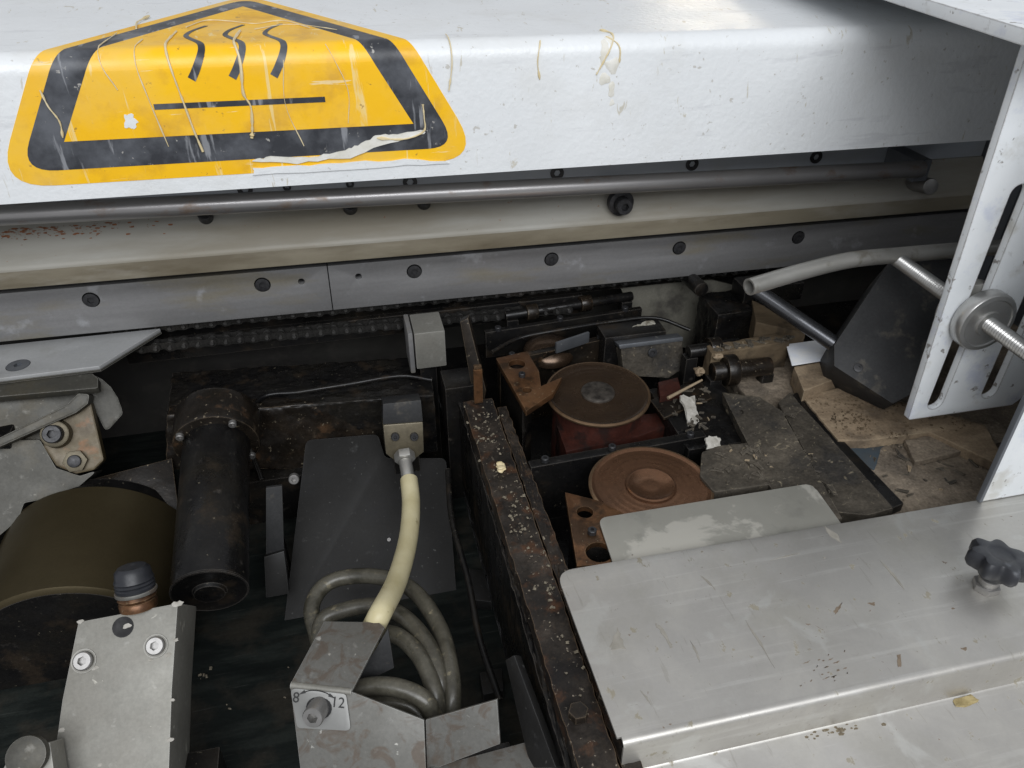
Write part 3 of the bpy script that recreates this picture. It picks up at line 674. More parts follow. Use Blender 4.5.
for i in range(12):
    x, y = random.gauss(815, 22), random.gauss(668, 12); r = random.uniform(1, 4); smear([(x-r, y+r*.4), (x+r*.2, y-.5), (x+r, y-r*.4), (x+r*.2, y+.6)], 0, 'brownmark', j=.5)
for i in range(18):
    x, y = random.gauss(832, 14), random.uniform(650, 700); x += (700-y)*.12; r = random.uniform(.4, 1.8)
    if y < 742-.235*(x-615)-8: ca_, sa_ = math.cos(i*1.9)*r, math.sin(i*1.9)*r; smear([(x-ca_, y-sa_*.6), (x+.4, y-.5), (x+ca_, y+sa_*.6), (x-.2, y+.6)], 0, 'brownmark', j=.6)
for x0_, y0_, x1_, y1_ in ((745, 620, 775, 668), (640, 690, 652, 706), (700, 575, 716, 590), (880, 560, 905, 590), (690, 640, 700, 662), (770, 560, 800, 553)):
    smear([(x0_, y0_), ((x0_+x1_)/2+1.5, (y0_+y1_)/2-1), (x1_, y1_), ((x0_+x1_)/2-.2, (y0_+y1_)/2+.4)], 0, 'dirtmark', j=.5)
# star knob
kp = gz(985, 588, 0)
kn = thing('star_knob', kp, 'black plastic star knob on a steel nut at the right of the cover', 'knob')
t = hexnut(.0085, .005, M=Matrix.Translation(kp)); obj('nut', t, 'chrome', kn)
obj('washer', cyl(kp+V((0, 0, .005)), kp+V((0, 0, .010)), .0062, seg=20, b=.0005), 'chrome', kn)
lob = []; NS = 84
KT = Matrix.Translation(kp+V((.003, .002, .012))) @ Matrix.Rotation(.12, 4, 'Y') @ Matrix.Rotation(-.1, 4, 'X')
t = B(); rings = []
for rr, z in ((.008, -.003), (.0095, 0), (.0155, .003), (.0172, .006), (.0172, .012), (.0155, .0148), (.010, .0156), (.0075, .0150), (.0068, .0146)):
    amp = .14 if rr > .012 else (.06 if rr > .0098 else 0)
    rings.append([t.verts.new((rr*(1+amp*math.cos(7*a)*1.0)*math.cos(a), rr*(1+amp*math.cos(7*a))*math.sin(a), z)) for a in [2*PI*i/NS for i in range(NS)]])
for a, b_ in zip(rings, rings[1:]):
    for i in range(NS): j = (i+1) % NS; t.faces.new((a[i], a[j], b_[j], b_[i]))
t.faces.new(rings[0]); t.faces.new(rings[-1])
obj('knob_head', t, 'blackplastic', kn, KT)

# upright white panel at the right edge
pn = thing('side_panel', gz(1010, 512, 0), 'upright white panel with dark edge at the right margin behind the star knob', 'panel')
x0 = gz(986, 509, 0.0).x
obj('panel_sheet', box(x0+.002, x0+.24, .340, .3425, .0005, .30, .0004), 'white', pn)
obj('edge_seal', box(x0-.0008, x0+.0018, .3392, .3434, .0005, .30, .0005), 'darkpaint', pn)

# ================================================================== RIGHT: slotted bracket, clamp screw, bent tube
BY = .42
br = thing('slotted_bracket', gy(960, 414, BY), 'chipped white steel bracket with two vertical slots hanging at the right', 'bracket')
bl = gy(908, 420, BY)
s1a, s1b = gy(1019, 194, BY), gy(936, 402, BY); s2b = gy(990, 391, BY)
xm = (s1a.x+s1b.x)/2
oz = bl.z
pl_ = roundp([(bl.x, oz), (gy(1014, 407, BY).x-.003, oz-.001), (gy(1030, 385, BY).x+.014, oz+.02), (.62, oz+.02), (.62, .3076), (bl.x-.010, .3076)], .002, 3)
hs = [slot((s1b.x, s1b.z), (s1a.x, s1a.z), .0072), slot((s2b.x, s2b.z), (s2b.x+(s1a.x-s1b.x), s1a.z), .0072)]
MB_ = Matrix.Translation((0, BY, 0)) @ Matrix.Rotation(PI/2, 4, 'X')
obj('bracket_plate', plate(pl_, .006, hs, .0008, MB_), 'white', br)
nc = gy(977, 316, BY)
cs = thing('clamp_screw', nc, 'threaded stud with a large knurled round nut clamped in the bracket slot', 'clamp screw')
NK = 72
t = B(); rings = []
for rr, y in ((.011, 0), (.0225, -.0005), (.0235, -.002), (.0235, -.010), (.0225, -.0115), (.0195, -.012), (.0185, -.0112), (.0100, -.0112), (.0095, -.0128), (.0065, -.0128)):
    kn_ = .012 if rr > .023 else 0
    rings.append([t.verts.new((nc.x+rr*(1+kn_*(i % 2))*math.cos(2*PI*i/NK), BY-.0003+y, nc.z+rr*(1+kn_*(i % 2))*math.sin(2*PI*i/NK))) for i in range(NK)])
for a, b_ in zip(rings, rings[1:]):
    for i in range(NK): j = (i+1) % NK; t.faces.new((a[i], a[j], b_[j], b_[i]))
t.faces.new(rings[0]); t.faces.new(rings[-1])
obj('knurled_nut', t, 'nutmetal', cs)
obj('stud', threaded(gy(897, 259, .518), nc+(nc-gy(897, 259, .518)).normalized()*.055, .0062, .0024, 20), 'nutmetal', cs)
obj('back_nut', cyl((nc.x, BY+.0065, nc.z), (nc.x, BY+.016, nc.z), .0235, seg=36, b=.001), 'tube', cs)
# bent tube fixed on the stud's inner end
TY = .515
arm = thing('bent_tube', gy(748, 287, TY), 'bent galvanised tube with open end pointing left beside the bracket', 'tube')
path = spline([gy(749, 287, TY-.02), gy(800, 272, TY-.008), gy(850, 260, TY), gy(900, 255, TY+.004), gy(960, 250, TY+.006), gy(1020, 246, TY+.006)], 8)
obj('tube_body', tube(path, .0068, 20, hollow=.78), 'tube', arm)

# dark sliding bar and wedge block behind the bracket
wb = thing('wedge_block', gz(885, 395, -.02), 'dark grey wedge-shaped guide block behind the bracket with a round bar', 'block')
P0 = gy(880, 340, .505); wn = V((-.30, -.62, .72)).normalized()
obj('block_body', pixplate([(889, 262), (960, 258), (940, 330), (916, 392), (893, 404), (834, 366), (834, 345)], P0, wn, .075, b=.0015), 'darkblock', wb)
p_end = gp(845, 346, P0, wn)-wn*.012
obj('round_bar', cyl(p_end+V((.02, -.015, -.012)), gy(752, 288, .60), .0075, seg=20), 'darkrod', wb)
put(SCREW_S, 'screw', gp(858, 368, P0, wn)+wn*.0005, wn, wb, 1.1)

# ================================================================== RIGHT BACK: dirty deck, boards, ramps
DZ = -.028
o = obj('dirty_deck', roughen(box(.352, .72, .352, .60, BEDR+.001, DZ, .001), .0012, .0045, 60), 'dirt'); tag(o, None, kind='structure')
def board(pix, z, th, m, label, n=(0, 0, 1), cat='board', name='wood_board', p0=None, r=0):
    t = pixplate(pix, p0 or (0, 0, z), n, th, r, b=.0008)
    if m in ('dustplate', 'wood', 'dirt', 'dimwood'): roughen(t, .0005, .0035, 90, random.random()*9)
    o = obj(name, t, m); return tag(o, label, cat)
board([(802, 396), (842, 387), (872, 393), (985, 425), (1010, 470), (930, 432), (868, 440), (838, 440)], DZ+.010, .0095, 'wood', 'tan dusty wooden board lying below the dark wedge block')
board([(794, 367), (834, 359), (842, 376), (804, 391)], DZ+.020, .019, 'wood', 'yellowish wood strip lying at the far end of the tan board')
board([(786, 344), (832, 338), (836, 358), (792, 365)], DZ+.024, .0015, 'paper', 'pale scrap of paper in the gap behind the wood strip', cat='paper', name='paper_scrap')
board([(706, 345), (790, 331), (790, 341), (712, 354)], .002, .030, 'dimwood', 'narrow tan batten in the shade below the round bar')
board([(752, 300), (800, 322), (806, 333), (756, 322)], DZ+.035, .03, 'dimwood', 'tan board end under the dark round bar')
# two ramps and the black groove strip (run back to front)
rn = V((-.18, 0, 1)).normalized(); rp = V((.345, .45, -.004))
board([(722, 392), (760, 397), (782, 411), (842, 518), (792, 524), (766, 480)], 0, .035, 'dustplate', 'dust-caked sloping plate right of the bronze discs', rn, 'plate', 'sloping_plate', rp)
board([(778, 402), (790, 392), (893, 508), (868, 515), (838, 512)], 0, .012, 'dustplate', 'narrow dust-caked plate beside the black groove strip', V((-.05, 0, 1)).normalized(), 'plate', 'sloping_plate', V((.37, .45, -.014)))
board([(791, 395), (797, 392), (904, 503), (893, 508)], -.020, .02, 'oily', 'thin black strip for the dark groove between dusty plate and deck', cat='rail', name='groove_strip')  # black strip stands for the open groove, its shade put into colour
board([(702, 452), (716, 446), (770, 440), (806, 463), (800, 480), (714, 492), (700, 475)], -.012, .05, 'dustplate', 'dusty dark block right of the front bronze disc', cat='block', name='dusty_block', r=.004)
sm = board([(846+random.uniform(-5, 5)+20*math.cos(a/24*6.283)+18, 452+17*math.sin(a/24*6.283)+random.uniform(-4, 4)) for a in range(24)], DZ+.0008, .0006, 'blue', 'dull blue smear on the dirty deck right of the dark groove', cat='smear', name='blue_smear')
board([(905, 440), (1000, 420), (1010, 440), (915, 462)], DZ+.006, .0055, 'dirt', 'dirty flat strip lying on the deck behind the cover', cat='strip', name='deck_strip')
# dark clutter blocks between discs and ramps
cb = thing('clamp_block', gz(655, 400, -.04), 'grimy upright clamp block behind the rear bronze disc', 'clamp')
Pc = gy(650, 365, .60)
obj('face_plate', roughen(pixplate([(621, 348), (682, 339), (684, 368), (668, 378), (624, 376)], Pc, (0, -1, .25), .016, b=.001), .0006, .003, 90), 'dustplate', cb)
obj('top_edge', pixplate([(619, 345), (683, 337), (683, 341), (620, 349)], Pc+V((0, -.002, 0)), (0, -1, .25), .014, b=.0004), 'aludark', cb)
obj('clamp_body', box(.235, .300, .618, .645, BEDR, .006, .003), 'oily', cb)
put(SCREW_S, 'screw', gp(652, 352, Pc, (0, -1, .25))+V((0, -.001, 0)), (0, -1, .25), cb, 1.3)
tb = thing('slide_block', gz(690, 400, -.04), 'oily slide block with reddish face right of the rear disc', 'block')
obj('slide_body', roughen(box(.262, .335, .47, .565, BEDR, -.022, .004), .0009, .004, 80), 'oily', tb)
obj('red_insert', pixplate([(658, 382), (678, 377), (682, 392), (660, 396)], (0, 0, -.012), (0, 0, 1), .0105, b=.001), 'redbody', tb)
obj('ledge', pixplate([(650, 400), (700, 380), (712, 398), (664, 418)], (0, 0, -.0195), (0, 0, 1), .003, b=.001), 'oilybrown', tb)
st_ = obj('splinter', cyl(gz(668, 398, -.006), gz(702, 380, -.004), .0016, .001, seg=7), 'wood'); tag(st_, 'thin wood splinter lying on the slide block', 'splinter')
cbk = thing('back_carriage', (.42, .66, -.03), 'black grimy carriage block with round bosses at the back right', 'carriage')
obj('carriage_body', roughen(box(.365, .455, .640, .690, BEDR, .004, .005), .001, .004, 80), 'oily', cbk)
obj('carriage_top', box(.40, .47, .655, .685, .0, .022, .004), 'oily', cbk)
for px, py, r in ((744, 322, .011), (722, 343, .010), (702, 290, .008)):
    q = gy(px, py, .665); obj('boss', cyl(q, q+V((0, .06, -.004)), r, seg=20, b=.002), 'oily', cbk)
cp_ = obj('grimy_sheet', pixplate([(620, 287), (712, 280), (752, 290), (742, 330), (712, 352), (668, 345), (632, 312)], gy(690, 300, .715), (0, -1, .1), .004, b=.0005), 'wall2'); tag(cp_, 'grimy cream metal sheet behind the discs under the chain', 'sheet')
def lump(name, px, py, z, sx_, sy_, sz_, m, label, cat='lump'):
    t = B(); bmesh.ops.create_icosphere(t, subdivisions=3, radius=1); p = gz(px, py, z); ph = random.random()*20
    for v in t.verts:
        q = v.co.copy(); k = 1+.22*math.sin(4*q.x+ph)+.2*math.sin(5*q.y+2*ph)+.18*math.sin(6*q.z-ph)+random.uniform(-.1, .1)
        v.co = p+V((q.x*sx_*k, q.y*sy_*k, q.z*sz_*k))
    o = obj(name, t, m); return tag(o, label, cat)
def scrap(pix, p0, n, th, m, label, j=1.3):
    out = []
    for i in range(len(pix)):
        a, b_ = pix[i], pix[(i+1) % len(pix)]
        for q in range(3): out.append((a[0]+(b_[0]-a[0])*q/3+random.uniform(-j, j), a[1]+(b_[1]-a[1])*q/3+random.uniform(-j, j)))
    t = pixplate(out, p0, n, th, b=0)
    bmesh.ops.triangulate(t, faces=[f for f in t.faces if len(f.verts) > 4]); bmesh.ops.subdivide_edges(t, edges=t.edges[:], cuts=1)
    for v in t.verts: v.co += V((random.uniform(-1, 1), random.uniform(-1, 1), random.uniform(-1, 1)))*.0005
    o = obj('glue_waste', t, m, smooth=False); return tag(o, label, 'waste')
scrap([(680, 396), (694, 396), (698, 412), (700, 428), (696, 434), (689, 428), (686, 412)], gz(690, 412, -.0155), V((.2, -.5, .8)).normalized(), .002, 'scrap', 'ragged strip of whitish glue waste beside the rear disc')
scrap([(705, 440), (712, 436), (721, 437), (721, 446), (708, 449)], gz(712, 442, -.0095), V((0, -.6, .8)).normalized(), .002, 'scrap', 'pale torn scrap on the dusty block by the front disc')
scrap([(628, 330), (640, 323), (655, 321), (654, 328), (640, 331)], gz(640, 326, .006), V((0, -.5, .8)).normalized(), .003, 'waste', 'crusty pinkish waste on top of the clamp behind the discs')
lump('wood_lump', 699, 371, -.010, .0035, .005, .004, 'wood', 'rounded cream lump above the slide block', 'lump')
lump('wood_lump', 718, 356, .000, .0038, .004, .003, 'wood', 'small cream lump beside the tan batten', 'lump')

# ================================================================== DISC ROLLERS
def disc(label, c, r, mtop, hub, z, tilt=(0, 0), body=True, dome=False):
    t = thing('disc_roller', (c.x, c.y, BEDR), label, 'disc roller', 'bronze disc rollers')
    M = Matrix.Translation((c.x, c.y, z)) @ Matrix.Rotation(tilt[0], 4, 'X') @ Matrix.Rotation(tilt[1], 4, 'Y')
    if dome: pr = [(r, -.006), (r, -.003), (r*.9, .002), (r*.5, .007), (0, .008)]
    else: pr = [(r-.004, -.006), (r-.001, -.0048), (r, -.003), (r-.0008, -.0012), (r-.002, -.0008), (r-.0035, -.0014)]+[(r-.0045-k_*.0011, -.0018-.00003*(k_ % 2)-.00002*(k_ % 5)) for k_ in range(int((r-.0195)/.0011))]+[(.0150, -.002), (0, -.002)]
    dsk = obj('disc', lathe(pr, M, 72), mtop, t)
    if not dome:
        obj('rim', lathe([(r-.0015, -.0035), (r+.0006, -.0031), (r+.0006, -.0017), (r-.001, -.0008), (r-.0022, -.0009)], M, 72, cap=False), 'rim', dsk)
    if hub == 'rough':
        q = lathe([(.0158, -.0025), (.0153, -.0005), (.0142, .0003), (.010, .0002), (0, .0002)], M, 40); obj('hub', q, 'hub', t)
    elif hub == 'ring':
        q = lathe([(.0205, -.0025), (.0198, -.0004), (.0185, .0003), (.0172, .0), (.0150, -.0016), (.006, -.0015), (0, -.0014)], M, 48); obj('hub', q, mtop, t)
    if body:
        obj('housing', lathe([(r*.86, BEDR+.0002), (r*.86, z-.012), (r*.80, z-.0066)], Matrix.Translation((c.x, c.y, 0)), 48), 'redbody', t)
    else: obj('housing', cyl((c.x, c.y, BEDR+.0002), (c.x, c.y, z-.005), r*.5), 'oily', t)
    return t
c1 = gz(598, 391, -.008); d1 = disc('dark bronze disc with rough grimy hub, rear of the two large discs', c1, .0475, 'disc', 'rough', -.008, (.05, 0))
c2 = gz(651, 484, -.013); d2 = disc('reddish bronze disc with raised ring, partly under the steel flap', c2, .0485, 'disc_hot', 'ring', -.013, (.0, 0))
c3 = gz(549, 348, -.014); d3 = disc('small domed dark roller behind the rear bronze disc', c3, .026, 'disc', None, -.014, (.1, 0), False, True)
# corner foot plates under the rear disc
obj('foot_plate', pixplate([(556, 424), (660, 412), (700, 396), (706, 410), (640, 436), (566, 452)], (0, 0, -.034), (0, 0, 1), .05, b=.002), 'redbody', d1)
# brown bracket plates
bk1 = thing('brown_bracket', gz(525, 400, -.02), 'brown oxidised bracket with pointed arm touching the rear disc', 'bracket')
obj('bracket_plate', pixplate([(496, 358), (527, 351), (539, 371), (541, 386), (562, 377), (553, 393), (526, 411)], (0, 0, .002), (0, 0, 1), .006, b=.0006, holes=((517, 364, .0078), (527, 390, .0042))), 'brownplate', bk1)
obj('foot', pixplate([(500, 362), (522, 358), (532, 392), (523, 402)], (0, 0, -.0042), (0, 0, 1), .080, b=.002), 'oily', bk1)
put(BOLT, 'bolt', gz(522, 376, .0024), (0, 0, 1), bk1, .5)
bk2 = thing('brown_bracket', gz(590, 545, -.02), 'orange brown bracket plate beside the front disc at the cover corner', 'bracket')
obj('bracket_plate', pixplate([(565, 492), (597, 500), (622, 512), (640, 535), (632, 562), (577, 566)], (0, 0, -.010), (0, 0, 1), .005, b=.0006, holes=((585, 512, .0062), (599, 552, .0095))), 'brownplate', bk2)
obj('foot', pixplate([(570, 515), (610, 520), (618, 548), (580, 545)], (0, 0, -.0152), (0, 0, 1), .065, b=.002), 'oily', bk2)
put(BOLT, 'bolt', gz(592, 533, -.010), (0, 0, 1), bk2, .55)
# cross bars
def bar(pa, pb, z, wd, ht, m, label, name='cross_bar'):
    A_, Z_ = gz(*pa, z), gz(*pb, z); u = (Z_-A_); L_ = u.length
    M = fmat(A_, (0, 0, 1), u)
    o = obj(name, plate([(0, -wd), (L_, -wd), (L_, 0), (0, 0)], ht, (), .0008, M), m); return tag(o, label, 'bar')
BARS = []
BARS.append(bar((528, 461), (702, 430), -.016, .009, .062, 'oily', 'black cross bar between the two large bronze discs'))
BARS.append(bar((497, 358), (622, 331), -.006, .008, .078, 'oilybrown', 'thin dark cross bar behind the rear bronze disc'))
BARS.append(bar((484, 330), (640, 306), .000, .006, .03, 'oily', 'rearmost dark cross bar below the chain'))
bar((555, 342), (588, 331), .006, .003, .012, 'aludark', 'short worn bar with bright edge behind the domed roller', 'edge_bar')

def bolts_on(o, pts, z, s_=.7, me=None):
    for x, y in pts: put(me or BOLT, 'bolt', gz(x, y, z), (0, 0, 1), o, s_, spin=random.random())
bolts_on(BARS[0], ((545, 461), (690, 436), (612, 449)), -.016, .55); bolts_on(BARS[1], ((600, 338), (512, 356)), -.006, .5); bolts_on(BARS[2], ((498, 330), (560, 320), (625, 310)), .0, .55)
def shaft(label, pa, za, pb, zb, r, m, collars=()):
    A_, Z_ = gz(*pa, za), gz(*pb, zb); t = thing('cross_shaft', (A_.x, A_.y, BEDR), label, 'shaft')
    obj('shaft_bar', cyl(A_, Z_, r, seg=20, b=.0008), m, t)
    for c in collars: p = A_.lerp(Z_, c); d_ = (Z_-A_).normalized(); obj('collar', cyl(p-d_*.006, p+d_*.006, r*1.7, seg=24, b=.001), 'oilybrown', t)
    for c in (.05, .95): p = A_.lerp(Z_, c); obj('shaft_post', box(p.x-.006, p.x+.006, p.y-.006, p.y+.006, BEDR if p.x > .0866 else BEDL, p.z-r*.7, .001), 'oily', t)
shaft('dark shaft with collars crossing behind the domed roller', (505, 316), .004, (632, 296), .004, .0050, 'oily', (.2, .62))
shaft('short greasy shaft right of the clamp block', (688, 352), -.004, (738, 344), -.004, .0065, 'oily', (.5,))
shaft('stubby brown shaft near the dusty sloping plate', (712, 372), -.012, (770, 366), -.012, .009, 'oilybrown', (.3,))
def cable(label, pts, r=.0024):
    o = obj('black_cable', tube(spline([gz(x, y, z) for x, y, z in pts], 8), r, 10), 'oily'); tag(o, label, 'cable')
cable('thin black cable running over the tool head to the strip', [(432, 380, -.026), (400, 376, -.022), (350, 384, -.022), (300, 392, -.022), (262, 398, -.022), (246, 430, -.06), (262, 480, -.09)])
cable('thin black cable drooping behind the rear disc', [(492, 352, -.002), (520, 338, .000), (560, 330, .004), (610, 322, .004), (655, 318, .004), (690, 330, -.004)], .002)
cable('thin black cable along the left of the rusty rail', [(448, 470, -.06), (452, 520, -.07), (468, 580, -.08), (480, 640, -.09), (500, 700, -.10)], .0026)
# ================================================================== MAIN RAIL
rail = thing('main_rail', gz(530, 600, -.08), 'long rusty oil-crusted rail between the pit and the discs', 'rail')
def strip_rail(name, pix, z, th, m, parent, rough=True, sub=70):
    """bar from an outline of four sighted corners, its top roughened by crust"""
    P = [gz(x, y, z) for x, y in pix]; t = B(); NX = 8
    rows = []
    for i in range(sub+1):
        a = P[0].lerp(P[3], i/sub); b_ = P[1].lerp(P[2], i/sub)
        rows.append([t.verts.new(a.lerp(b_, k/NX)+V((random.uniform(-.0006, .0006), 0, (random.uniform(-.0003, .0003)+.0004*math.sin(i*.5+k*.9)*math.sin(i*.23+k*.6)) if rough else 0))) for k in range(NX+1)])
    for r0, r1 in zip(rows, rows[1:]):
        for k in range(NX): t.faces.new((r0[k], r0[k+1], r1[k+1], r1[k]))
    r = bmesh.ops.extrude_face_region(t, geom=t.faces[:])
    for g in r['geom']:
        if isinstance(g, bmesh.types.BMVert): g.co.z = z-th
    roughen(t, .00035, .004, 90, 2.0)
    return obj(name, t, m, parent)
strip_rail('rail_bar', [(463, 402), (492, 398), (628, 790), (588, 800)], -.014, .014, 'rust', rail)
strip_rail('rail_web', [(464, 405), (490, 401), (626, 790), (590, 800)], -.0284, .10, 'oily', rail)
strip_rail('inner_strip', [(497, 408), (506, 406), (652, 790), (630, 792)], -.020, .065, 'rust', rail)
strip_rail('crust_lip', [(458, 400), (463, 399), (588, 800), (574, 800)], -.030, .10, 'oily', rail)
pin = thing('brass_pin', gz(479, 402, -.012), 'upright flat brass pin at the far end of the rail', 'pin')
q = gz(479, 402, -.0135); obj('pin_blade', box(q.x-.0045, q.x+.0035, q.y-.002, q.y+.002, q.z, q.z+.036, .0006), 'brownplate', pin)
obj('pin_tip', box(q.x-.004, q.x+.003, q.y-.0016, q.y+.0016, q.z+.0361, q.z+.040, .0006), 'rim', pin)
lk = thing('link_lever', gz(480, 380, -.04), 'dark upright lever behind the brass pin', 'lever')
P0 = gy(470, 360, .60)
obj('lever_arm', pixplate([(460, 322), (468, 318), (486, 390), (484, 402), (474, 402)], P0, (-.3, -1, .2), .012, b=.0012), 'oilybrown', lk)
obj('lever_foot', box(.072, .105, .592, .625, BEDL, -.012, .002), 'oily', lk)
for i, (px, py, r) in enumerate(((501, 467, .0042), (578, 715, .006), (606, 700, .005))):
    q = gz(px, py, -.0125)
    if i == 0:
        lump('glue_pellet', px, py, -.0115, r, r, r*.6, 'glue', 'pale yellow glue pellet on the rusty rail', 'pellet')
    else:
        t = hexnut(r, .006, M=Matrix.Translation(q-V((0, 0, .001)))); obj('nut', t, 'oilybrown', rail)

# chips: loose crumbs nobody could count
def chips(name, n, place, label, size=(.0005, .0016), m='chips'):
    t = B()
    for i in range(n):
        if i % 9 == 0 or random.random() < .12: c_ = place(); sg = random.uniform(.001, .009)
        p = c_+V((random.gauss(0, sg), random.gauss(0, sg), 0)); r = size[0]+(size[1]-size[0])*random.random()**2.2; a = random.random()*PI
        ca, sa = math.cos(a)*r, math.sin(a)*r; k = random.uniform(.3, .8)
        v = [t.verts.new(p+V((x*ca-y*k*sa, x*sa+y*k*ca, z*r*.5+r*.4))) for x, y, z in ((-1, -1, -1), (1, -1, -1), (1, 1, -1), (-1, 1, -1), (-.7, -.7, 1), (.8, -.6, .6), (.7, .8, 1), (-.6, .7, .5))]
        for f in ((0, 1, 2, 3), (4, 5, 6, 7), (0, 1, 5, 4), (1, 2, 6, 5), (2, 3, 7, 6), (3, 0, 4, 7)): t.faces.new([v[q] for q in f])
    o = obj(name, t, m, smooth=False); return tag(o, label, 'chips', kind='stuff')
def on_quad(pix, z):
    P = [gz(x, y, z) for x, y in pix]
    def f():
        s, t = random.random(), random.random(); return P[0].lerp(P[1], s).lerp(P[3].lerp(P[2], s), t)
    return f
chips('rail_chips', 260, on_quad([(470, 408), (490, 405), (596, 700), (573, 700)], -.0135), 'pale chips and crumbs sprinkled along the rusty rail', (.0002, .0014))
chips('deck_chips', 200, on_quad([(805, 400), (985, 425), (990, 480), (890, 500)], DZ+.0005), 'sawdust crumbs scattered over the dirty deck', (.0003, .0012), 'dirt')
chips('board_sawdust', 420, on_quad([(805, 398), (880, 396), (990, 428), (850, 438)], DZ+.0105), 'fine sawdust sprinkled over the tan board', (.0003, .0012), 'dimwood')
chips('bed_chips', 160, on_quad([(525, 470), (690, 445), (700, 500), (560, 520)], BEDR), 'crumbs lying on the roller bed between the discs')
chips('floor_chips', 14, on_quad([(200, 620), (300, 620), (290, 768), (200, 768)], BEDL), 'few pale crumbs on the dark pit floor')

def debris(name, n, areas, label, m, size=(.002, .008)):
    t = B()
    for i in range(n):
        pix, z = random.choice(areas); p = on_quad(pix, z)(); L_ = random.uniform(*size); w_ = L_*random.uniform(.12, .5); h = random.uniform(.0006, .002)
        tt = plate(roundp([(-L_, -w_), (L_*.8, -w_*random.uniform(.3, 1)), (L_, w_*.4), (-L_*.7, w_)], 0), h, b=0)
        bmesh.ops.transform(tt, matrix=Matrix.Translation(p+V((0, 0, h))) @ Matrix.Rotation(random.random()*6.28, 4, 'Z') @ Matrix.Rotation(random.gauss(0, .25), 4, 'X') @ Matrix.Rotation(random.gauss(0, .2), 4, 'Y'), verts=tt.verts)
        merge(t, tt)
    o = obj(name, t, m, smooth=False); return tag(o, label, 'debris', kind='stuff')
AR = [([(664, 398), (706, 384), (716, 420), (690, 440)], -.020), ([(712, 349), (788, 335), (790, 340), (716, 352)], .002), ([(725, 395), (785, 405), (850, 510), (760, 470)], -.011), ([(705, 455), (785, 440), (800, 475), (715, 488)], -.0115), ([(840, 430), (980, 430), (990, 480), (890, 500)], DZ)]
debris('dark_debris', 200, AR, 'dark grimy splinters and offcuts strewn behind and beside the discs', 'dustplate', (.001, .006))
debris('pale_debris', 26, AR, 'pale wood slivers strewn behind and beside the discs', 'wood', (.001, .004))
# ================================================================== LEFT PIT
# tool head: dark block with flange and barrel
th = thing('tool_head', (-.06, .62, BEDL), 'black oily tool head block with a barrel pointing to the viewer', 'tool head')
ZT = -.028
obj('head_block', roughen(pixplate([(172, 372), (430, 356), (434, 395), (166, 415)], (0, 0, ZT), (0, 0, 1), .07, b=.002), .0010, .004, 70), 'oily', th)
obj('head_front', roughen(pixplate([(166, 415), (434, 394), (434, 452), (300, 470), (166, 470)], gz(300, 405, ZT)+V((0, -.001, -.001)), (0, -1, .12), .02, b=.003), .0010, .004, 70), 'oilybrown', th)
obj('head_base', box(-.15, .03, .60, .70, BEDL, ZT-.068, .002), 'oily', th)
ax0 = gy(217, 440, .575); ax1 = gy(203, 592, .43)
ax1 = V((ax0.x, .43, ax1.z))
ax = (ax1-ax0).normalized()
obj('barrel_flange', cyl(ax0-ax*.03, ax0+ax*.006, .036, seg=48, b=.003), 'oilybrown', th)
obj('barrel', cyl(ax0, ax1, .0275, seg=48, b=.0015), 'oily', th)
obj('barrel_rim', lathe([(.0268, -.001), (.0277, -.001), (.0277, .0006), (.0266, .0010), (.0258, .0004), (.012, .0003), (.011, .003), (0, .003)], fmat(ax1, ax), 48), 'oily', th)
uu, vv, _ = frame(ax)
for k in range(4):
    a = .62+k*PI/2; put(BRIGHT, 'bolt', ax0+ax*.006+(V((1, 0, 0))*math.cos(a)+ax.cross(V((1, 0, 0)))*-math.sin(a))*.0315, ax, th, .55)
# small bright aluminium stop block on the head
P0 = gy(430, 350, .625)
sb = thing('stop_block', gy(430, 366, .63), 'small bright aluminium stop block standing behind the tool head', 'block')
pw = gy(414, 334, .63); pe = gy(445, 366, .63)
obj('stop_body', box(pw.x, gy(445, 334, .63).x, .630, .668, pe.z, pw.z, .0015), 'alu', sb)
obj('stop_post', box(pw.x+.004, pw.x+.020, .64, .66, BEDL, pe.z-.0005, .001), 'oily', sb)
obj('stop_flange', box(pw.x-.006, pw.x-.0012, .630, .668, pe.z-.004, pw.z+.001, .0015), 'steel', sb)
# sensor valve block with fitting
vb = thing('valve_block', gy(405, 455, .56), 'dull brass-grey valve block with two screws above the cream hose', 'valve block')
Pv = gy(405, 440, .565); vn = V((0, -1, .35)).normalized()
obj('valve_body', pixplate([(383, 425), (423, 422), (424, 452), (415, 459), (394, 460), (386, 454)], Pv, vn, .026, b=.0015), 'brassy', vb)
obj('valve_cap', pixplate([(383, 404), (421, 400), (423, 421.6), (383, 424.6)], Pv+V((0, .002, 0)), vn, .024, b=.001), 'darkblock', vb)
obj('valve_foot', box(Pv.x-.012, Pv.x+.012, .57, .60, BEDL, Pv.z-.005, .001), 'oily', vb)
for px in (395, 414): put(BOLT, 'screw', gp(px, 436, Pv, vn), vn, vb, .62)
hd = (gy(407, 480, .535)-gy(403, 455, .56)).normalized()
f0 = gy(404, 453, .556)
ft2 = hexnut(.0095, .008, M=fmat(f0, hd)); obj('fitting_nut', ft2, 'tube', vb)
obj('fitting_sleeve', cyl(f0+hd*.008, gy(409, 484, .527), .0058, seg=18, b=.0006), 'tube', vb)
ho = thing('cream_hose', gz(376, 622, -.03), 'yellowed cream hose curving down from the valve block', 'hose')
obj('hose_body', tube(spline([gy(409, 480, .530), gy(411, 505, .500), gy(408, 540, .455), gy(397, 580, .400), gz(380, 614, -.022), gz(371, 632, -.045), gz(366, 645, -.065)], 10), .0078, 18), 'cream', ho)
